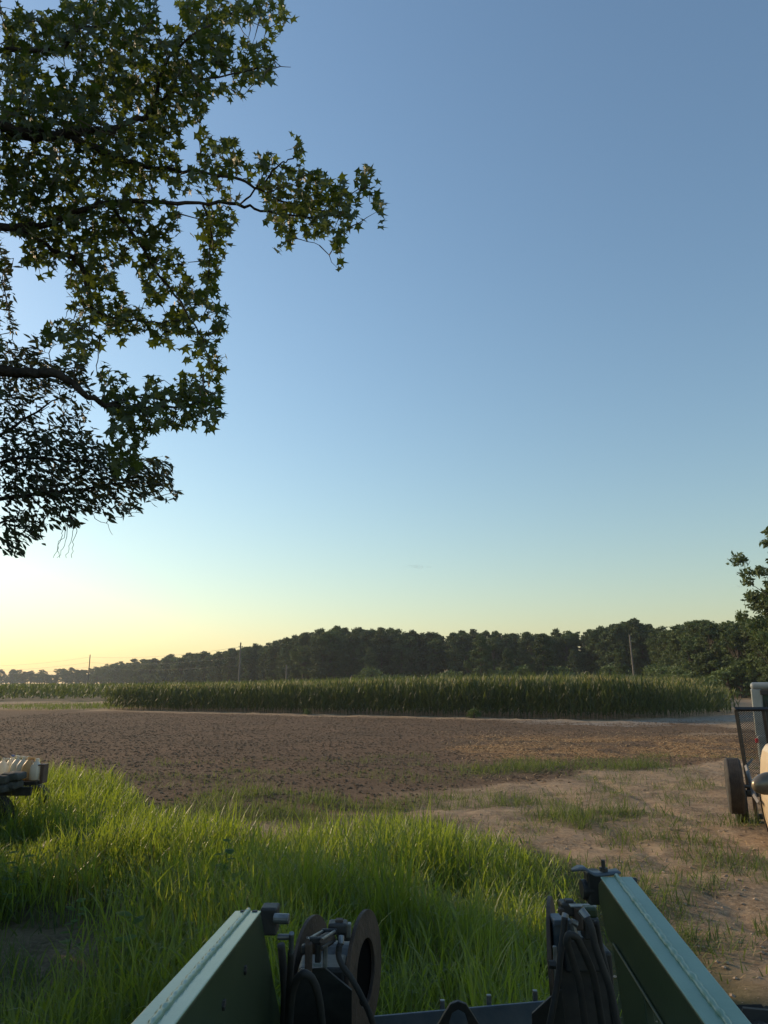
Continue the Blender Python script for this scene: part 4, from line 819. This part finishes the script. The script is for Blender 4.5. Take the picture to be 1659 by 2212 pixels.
T(ms, 'expanded_mesh', M_black, gate_o)
# frame rails, fender, uprights
mb = MB(); zf = .58
mb.tube([P(1612, 1655, 12.0), P(1630, 1720, 11.0), P(1640, 1735, 10.6)], [.03, .03, .03], 4); mb.tube([P(1612, 1655, 12.0), P(1625, 1640, 15.5)], [.03, .03], 4); T(mb, 'side_rail', mat('grey rail', (.16, .16, .16), .6, noise=.2, nscale=8, col2=(.22, .2, .18)))
mb = MB(); a = P(1618, 1714, 11.9); mb.box(a+(.9, 0, 0), (1.9, .07, .10)); mb.box(a+(.95, 0, -.36), (1.8, .06, .08)); T(mb, 'cross_member', M_black, bevel=.005)
mb = MB(); mb.tube([P(1628, 1716, 11.8), P(1636, 1775, 11.8)], [.035, .035], 4); T(mb, 'upright', mat('tan upright', (.22, .17, .12), .8))
mb = MB(); mb.box((8.15, 13.3, .55), (1.9, 2.6, .06)); T(mb, 'deck', M_wood, bevel=.005)
mb = MB(); mb.box((7.0, 12.25, .36), (1.6, .08, .08)); T(mb, 'axle', M_black, bevel=.005)
c = P(1587, 1697, 11.55); tyre(c, (1, -.42, 0), .43, .25, 'spare_tyre', tl, tl, M_black)
c = np.array((6.06, 12.9, .335)); tyre(c, (1, -.42, 0), .335, .2, 'tyre', tl, tl, M_black)
mb = MB(); a = P(1587, 1697, 11.55); mb.tube([a+(.08, 0, 0), a+(.45, .1, -.05)], [.03, .03], 8); T(mb, 'tyre_mount', M_black)
# pale vehicle behind the gate
x0 = P(1617, 1500, 15.3)[0]; yb = 15.7
uv = empty('off_road_vehicle', 'pale grey boxy off-road vehicle standing behind the mesh gate', 'vehicle', (x0, yb, 0))
def UV(mb, name, m, parent=uv, **k): return B(mb, name, m, parent, **k)
Wv = 1.75
def vbox(x, y, z, sx, sy, sz, name, m, bevel=.02, seg=3, parent=uv):
    mb = MB(); mb.box((x, y, z), (sx, sy, sz)); return UV(mb, name, m, parent, bevel=bevel, seg=seg)
zt = H-.07
vbox(x0+Wv/2, yb+1.2, zt, Wv, 2.4, .16, 'roof', M_white, .07, 5)
for xx in (x0+.09, x0+Wv-.09):
    mb = MB(); mb.prism([(xx-.09, yb+.02, zt-.05), (xx+.13, yb+.02, zt-.05), (xx+.10, yb-.04, 1.2), (xx-.09, yb-.04, 1.2)], (0, .12, 0)); UV(mb, 'pillar', M_white, bevel=.03, seg=4)
vbox(x0+Wv/2, yb+.06, 1.72, Wv-.34, .012, .72, 'rear_window', M_glass, .003)
vbox(x0+Wv/2, yb+.02, 2.10, Wv-.36, .05, .10, 'window_frame', M_black, .01); vbox(x0+Wv/2, yb+.02, 1.33, Wv-.36, .05, .08, 'window_frame', M_black, .01)
vbox(x0+Wv/2, yb+1.2, .95, Wv-.02, 2.5, .62, 'body', M_white, .06, 4); vbox(x0+Wv/2, yb-.09, .62, Wv-.1, .16, .16, 'bumper', M_steel, .03)
vbox(x0+.02, yb-.08, 1.12, .06, .05, .09, 'tail_light', M_red, .015); vbox(x0+.27, yb+.03, 1.75, .025, .04, .36, 'grab_handle', M_black, .008)
vbox(x0+Wv/2, yb-.03, 1.1, Wv-.6, .06, .34, 'tailgate', M_black, .02)
for xx in (x0+.1, x0+Wv-.1):
    for yy in (yb+.45, yb+2.1): tyre((xx, yy, .36), (1, 0, 0), .36, .24, 'tyre', uv, uv, M_black)
uv.rotation_euler = (0, 0, R(-33))
# cream vehicle at the right edge, only its mirror and flank in the frame
pk = empty('parked_truck', 'cream parked truck at the right photo edge showing a bulging dark side mirror', 'truck', (7.2, 9.5, 0))
def PK(mb, name, m, parent=pk, **k): return B(mb, name, m, parent, **k)
zc = 9.6; m0 = P(1655, 1694, zc)
# egg-shaped mirror shell
V = []; n = 20
for i in range(n+1):
    th_ = math.pi*i/n
    for k in range(28):
        ph = 2*math.pi*k/28; x = -math.cos(th_)*.195; r = math.sin(th_)**.75*.150*(1+.18*math.cos(th_)*-1)
        V.append(m0+(x, math.sin(ph)*r*.75, math.cos(ph)*r*(1 if math.cos(ph) > 0 else .92)-.02*math.cos(th_)))
mb = MB(); mb.add(V, [[(i*28+k, i*28+(k+1) % 28, (i+1)*28+(k+1) % 28, (i+1)*28+k) for i in range(n) for k in range(28)]]); mo = PK(mb, 'side_mirror', M_mirror, smooth=True)
# cab flank with raised shoulder
def ppoly(l, z): return [P(a, b, z) for a, b in l]
mb = MB(); mb.prism(ppoly([(1671, 1694), (1672, 1656), (1676, 1634), (1684, 1621), (1700, 1614), (1790, 1611), (1790, 1704)], 9.9), (.32, 1.0, 0)); PK(mb, 'hood', M_cream, bevel=.03, seg=4)
mb = MB(); mb.prism(ppoly([(1670, 1704), (1672, 1736), (1679, 1772), (1688, 1804), (1694, 1824), (1790, 1838), (1790, 1704)], 9.8), (.35, 1.1, 0)); PK(mb, 'door', M_cream, bevel=.02, seg=4)
mb = MB(); q = smoothline([P(a, b, 10.72) for a, b in [(1641, 1712), (1644, 1735), (1650, 1765), (1660, 1797)]], 5); mb.tube(q, .012, 6); PK(mb, 'door_seal', M_rub, smooth=True)
mb = MB(); mb.box((7.2, 9.9, 1.75), (1.5, 1.8, .10)); PK(mb, 'roof', M_cream, bevel=.05, seg=4)
for yy in (9.6, 11.0)[:1]: tyre((6.75, 10.6, .36), (1, 0, 0), .36, .22, 'tyre', pk, pk, M_steel)
# ------------------------------------------------------------------ haze and clouds
def volbox(name, lo, hi, col, dens, g=0.0, noise=None):
    lo, hi = np.array(lo, float), np.array(hi, float); mb = MB(); mb.box((lo+hi)/2, hi-lo)
    m = bpy.data.materials.new(name); m.use_nodes = True; N = m.node_tree.nodes; N.remove(N['Principled BSDF'])
    v = N.new('ShaderNodeVolumePrincipled'); v.inputs['Color'].default_value = (*col, 1); v.inputs['Density'].default_value = dens; v.inputs['Anisotropy'].default_value = g
    m.node_tree.links.new(v.outputs[0], N['Material Output'].inputs['Volume'])
    return mb.build(name, m)
hz = volbox('haze', (-1990, -1990, -1.6), (1990, 1990, 26), (.80, .88, .95), HAZE, .3); hz['kind'] = 'stuff'

m = bpy.data.materials.new('thin cloud'); m.use_nodes = True; N = m.node_tree.nodes; N.remove(N['Principled BSDF'])
v = N.new('ShaderNodeVolumePrincipled'); v.inputs['Color'].default_value = (.98, .93, .9, 1); v.inputs['Anisotropy'].default_value = .2
tc = N.new('ShaderNodeTexCoord'); nz = N.new('ShaderNodeTexNoise'); nz.inputs['Scale'].default_value = .03; nz.inputs['Detail'].default_value = 4
mr = N.new('ShaderNodeMapRange'); mr.inputs['From Min'].default_value = .35; mr.inputs['From Max'].default_value = .7; mr.inputs['To Max'].default_value = .02
m.node_tree.links.new(tc.outputs['Object'], nz.inputs['Vector']); m.node_tree.links.new(nz.outputs['Fac'], mr.inputs[0]); m.node_tree.links.new(mr.outputs[0], v.inputs['Density'])
m.node_tree.links.new(v.outputs[0], N['Material Output'].inputs['Volume'])
for (px, py, wp, hp, lb) in [(902, 1223, 62, 15, 'small pale cloud over the middle of the wood'), (598, 1126, 16, 7, 'tiny cloud speck high left of the middle'), (1598, 1266, 34, 10, 'faint pinkish cloud near the right edge'), (262, 1317, 40, 7, 'faint cloud streak low on the left')]:
    D = 3200.0; c = P(px, py, D); mb = MB()
    for k in range(7):
        t = (k-3)/3.0; rx = wp/FX*D*.17*rng.uniform(.8, 1.2); rz = hp/FX*D*.38*(1-.55*abs(t))*rng.uniform(.8, 1.15); cc = c+np.array((t*wp/FX*D*.42, k*3.0, rng.uniform(-.1, .1)*hp/FX*D))
        V = [cc+(rx*1.2*math.sin(a)*math.cos(b), rx*math.sin(a)*math.sin(b), rz*math.cos(a)) for a in np.linspace(0.01, math.pi-.01, 9) for b in np.linspace(0, 2*math.pi, 15)[:-1]]
        mb.add(V, [[(i*14+q, i*14+(q+1) % 14, (i+1)*14+(q+1) % 14, (i+1)*14+q) for i in range(8) for q in range(14)]])
    tag(mb.build('cloud', m, smooth=True), lb, 'cloud')
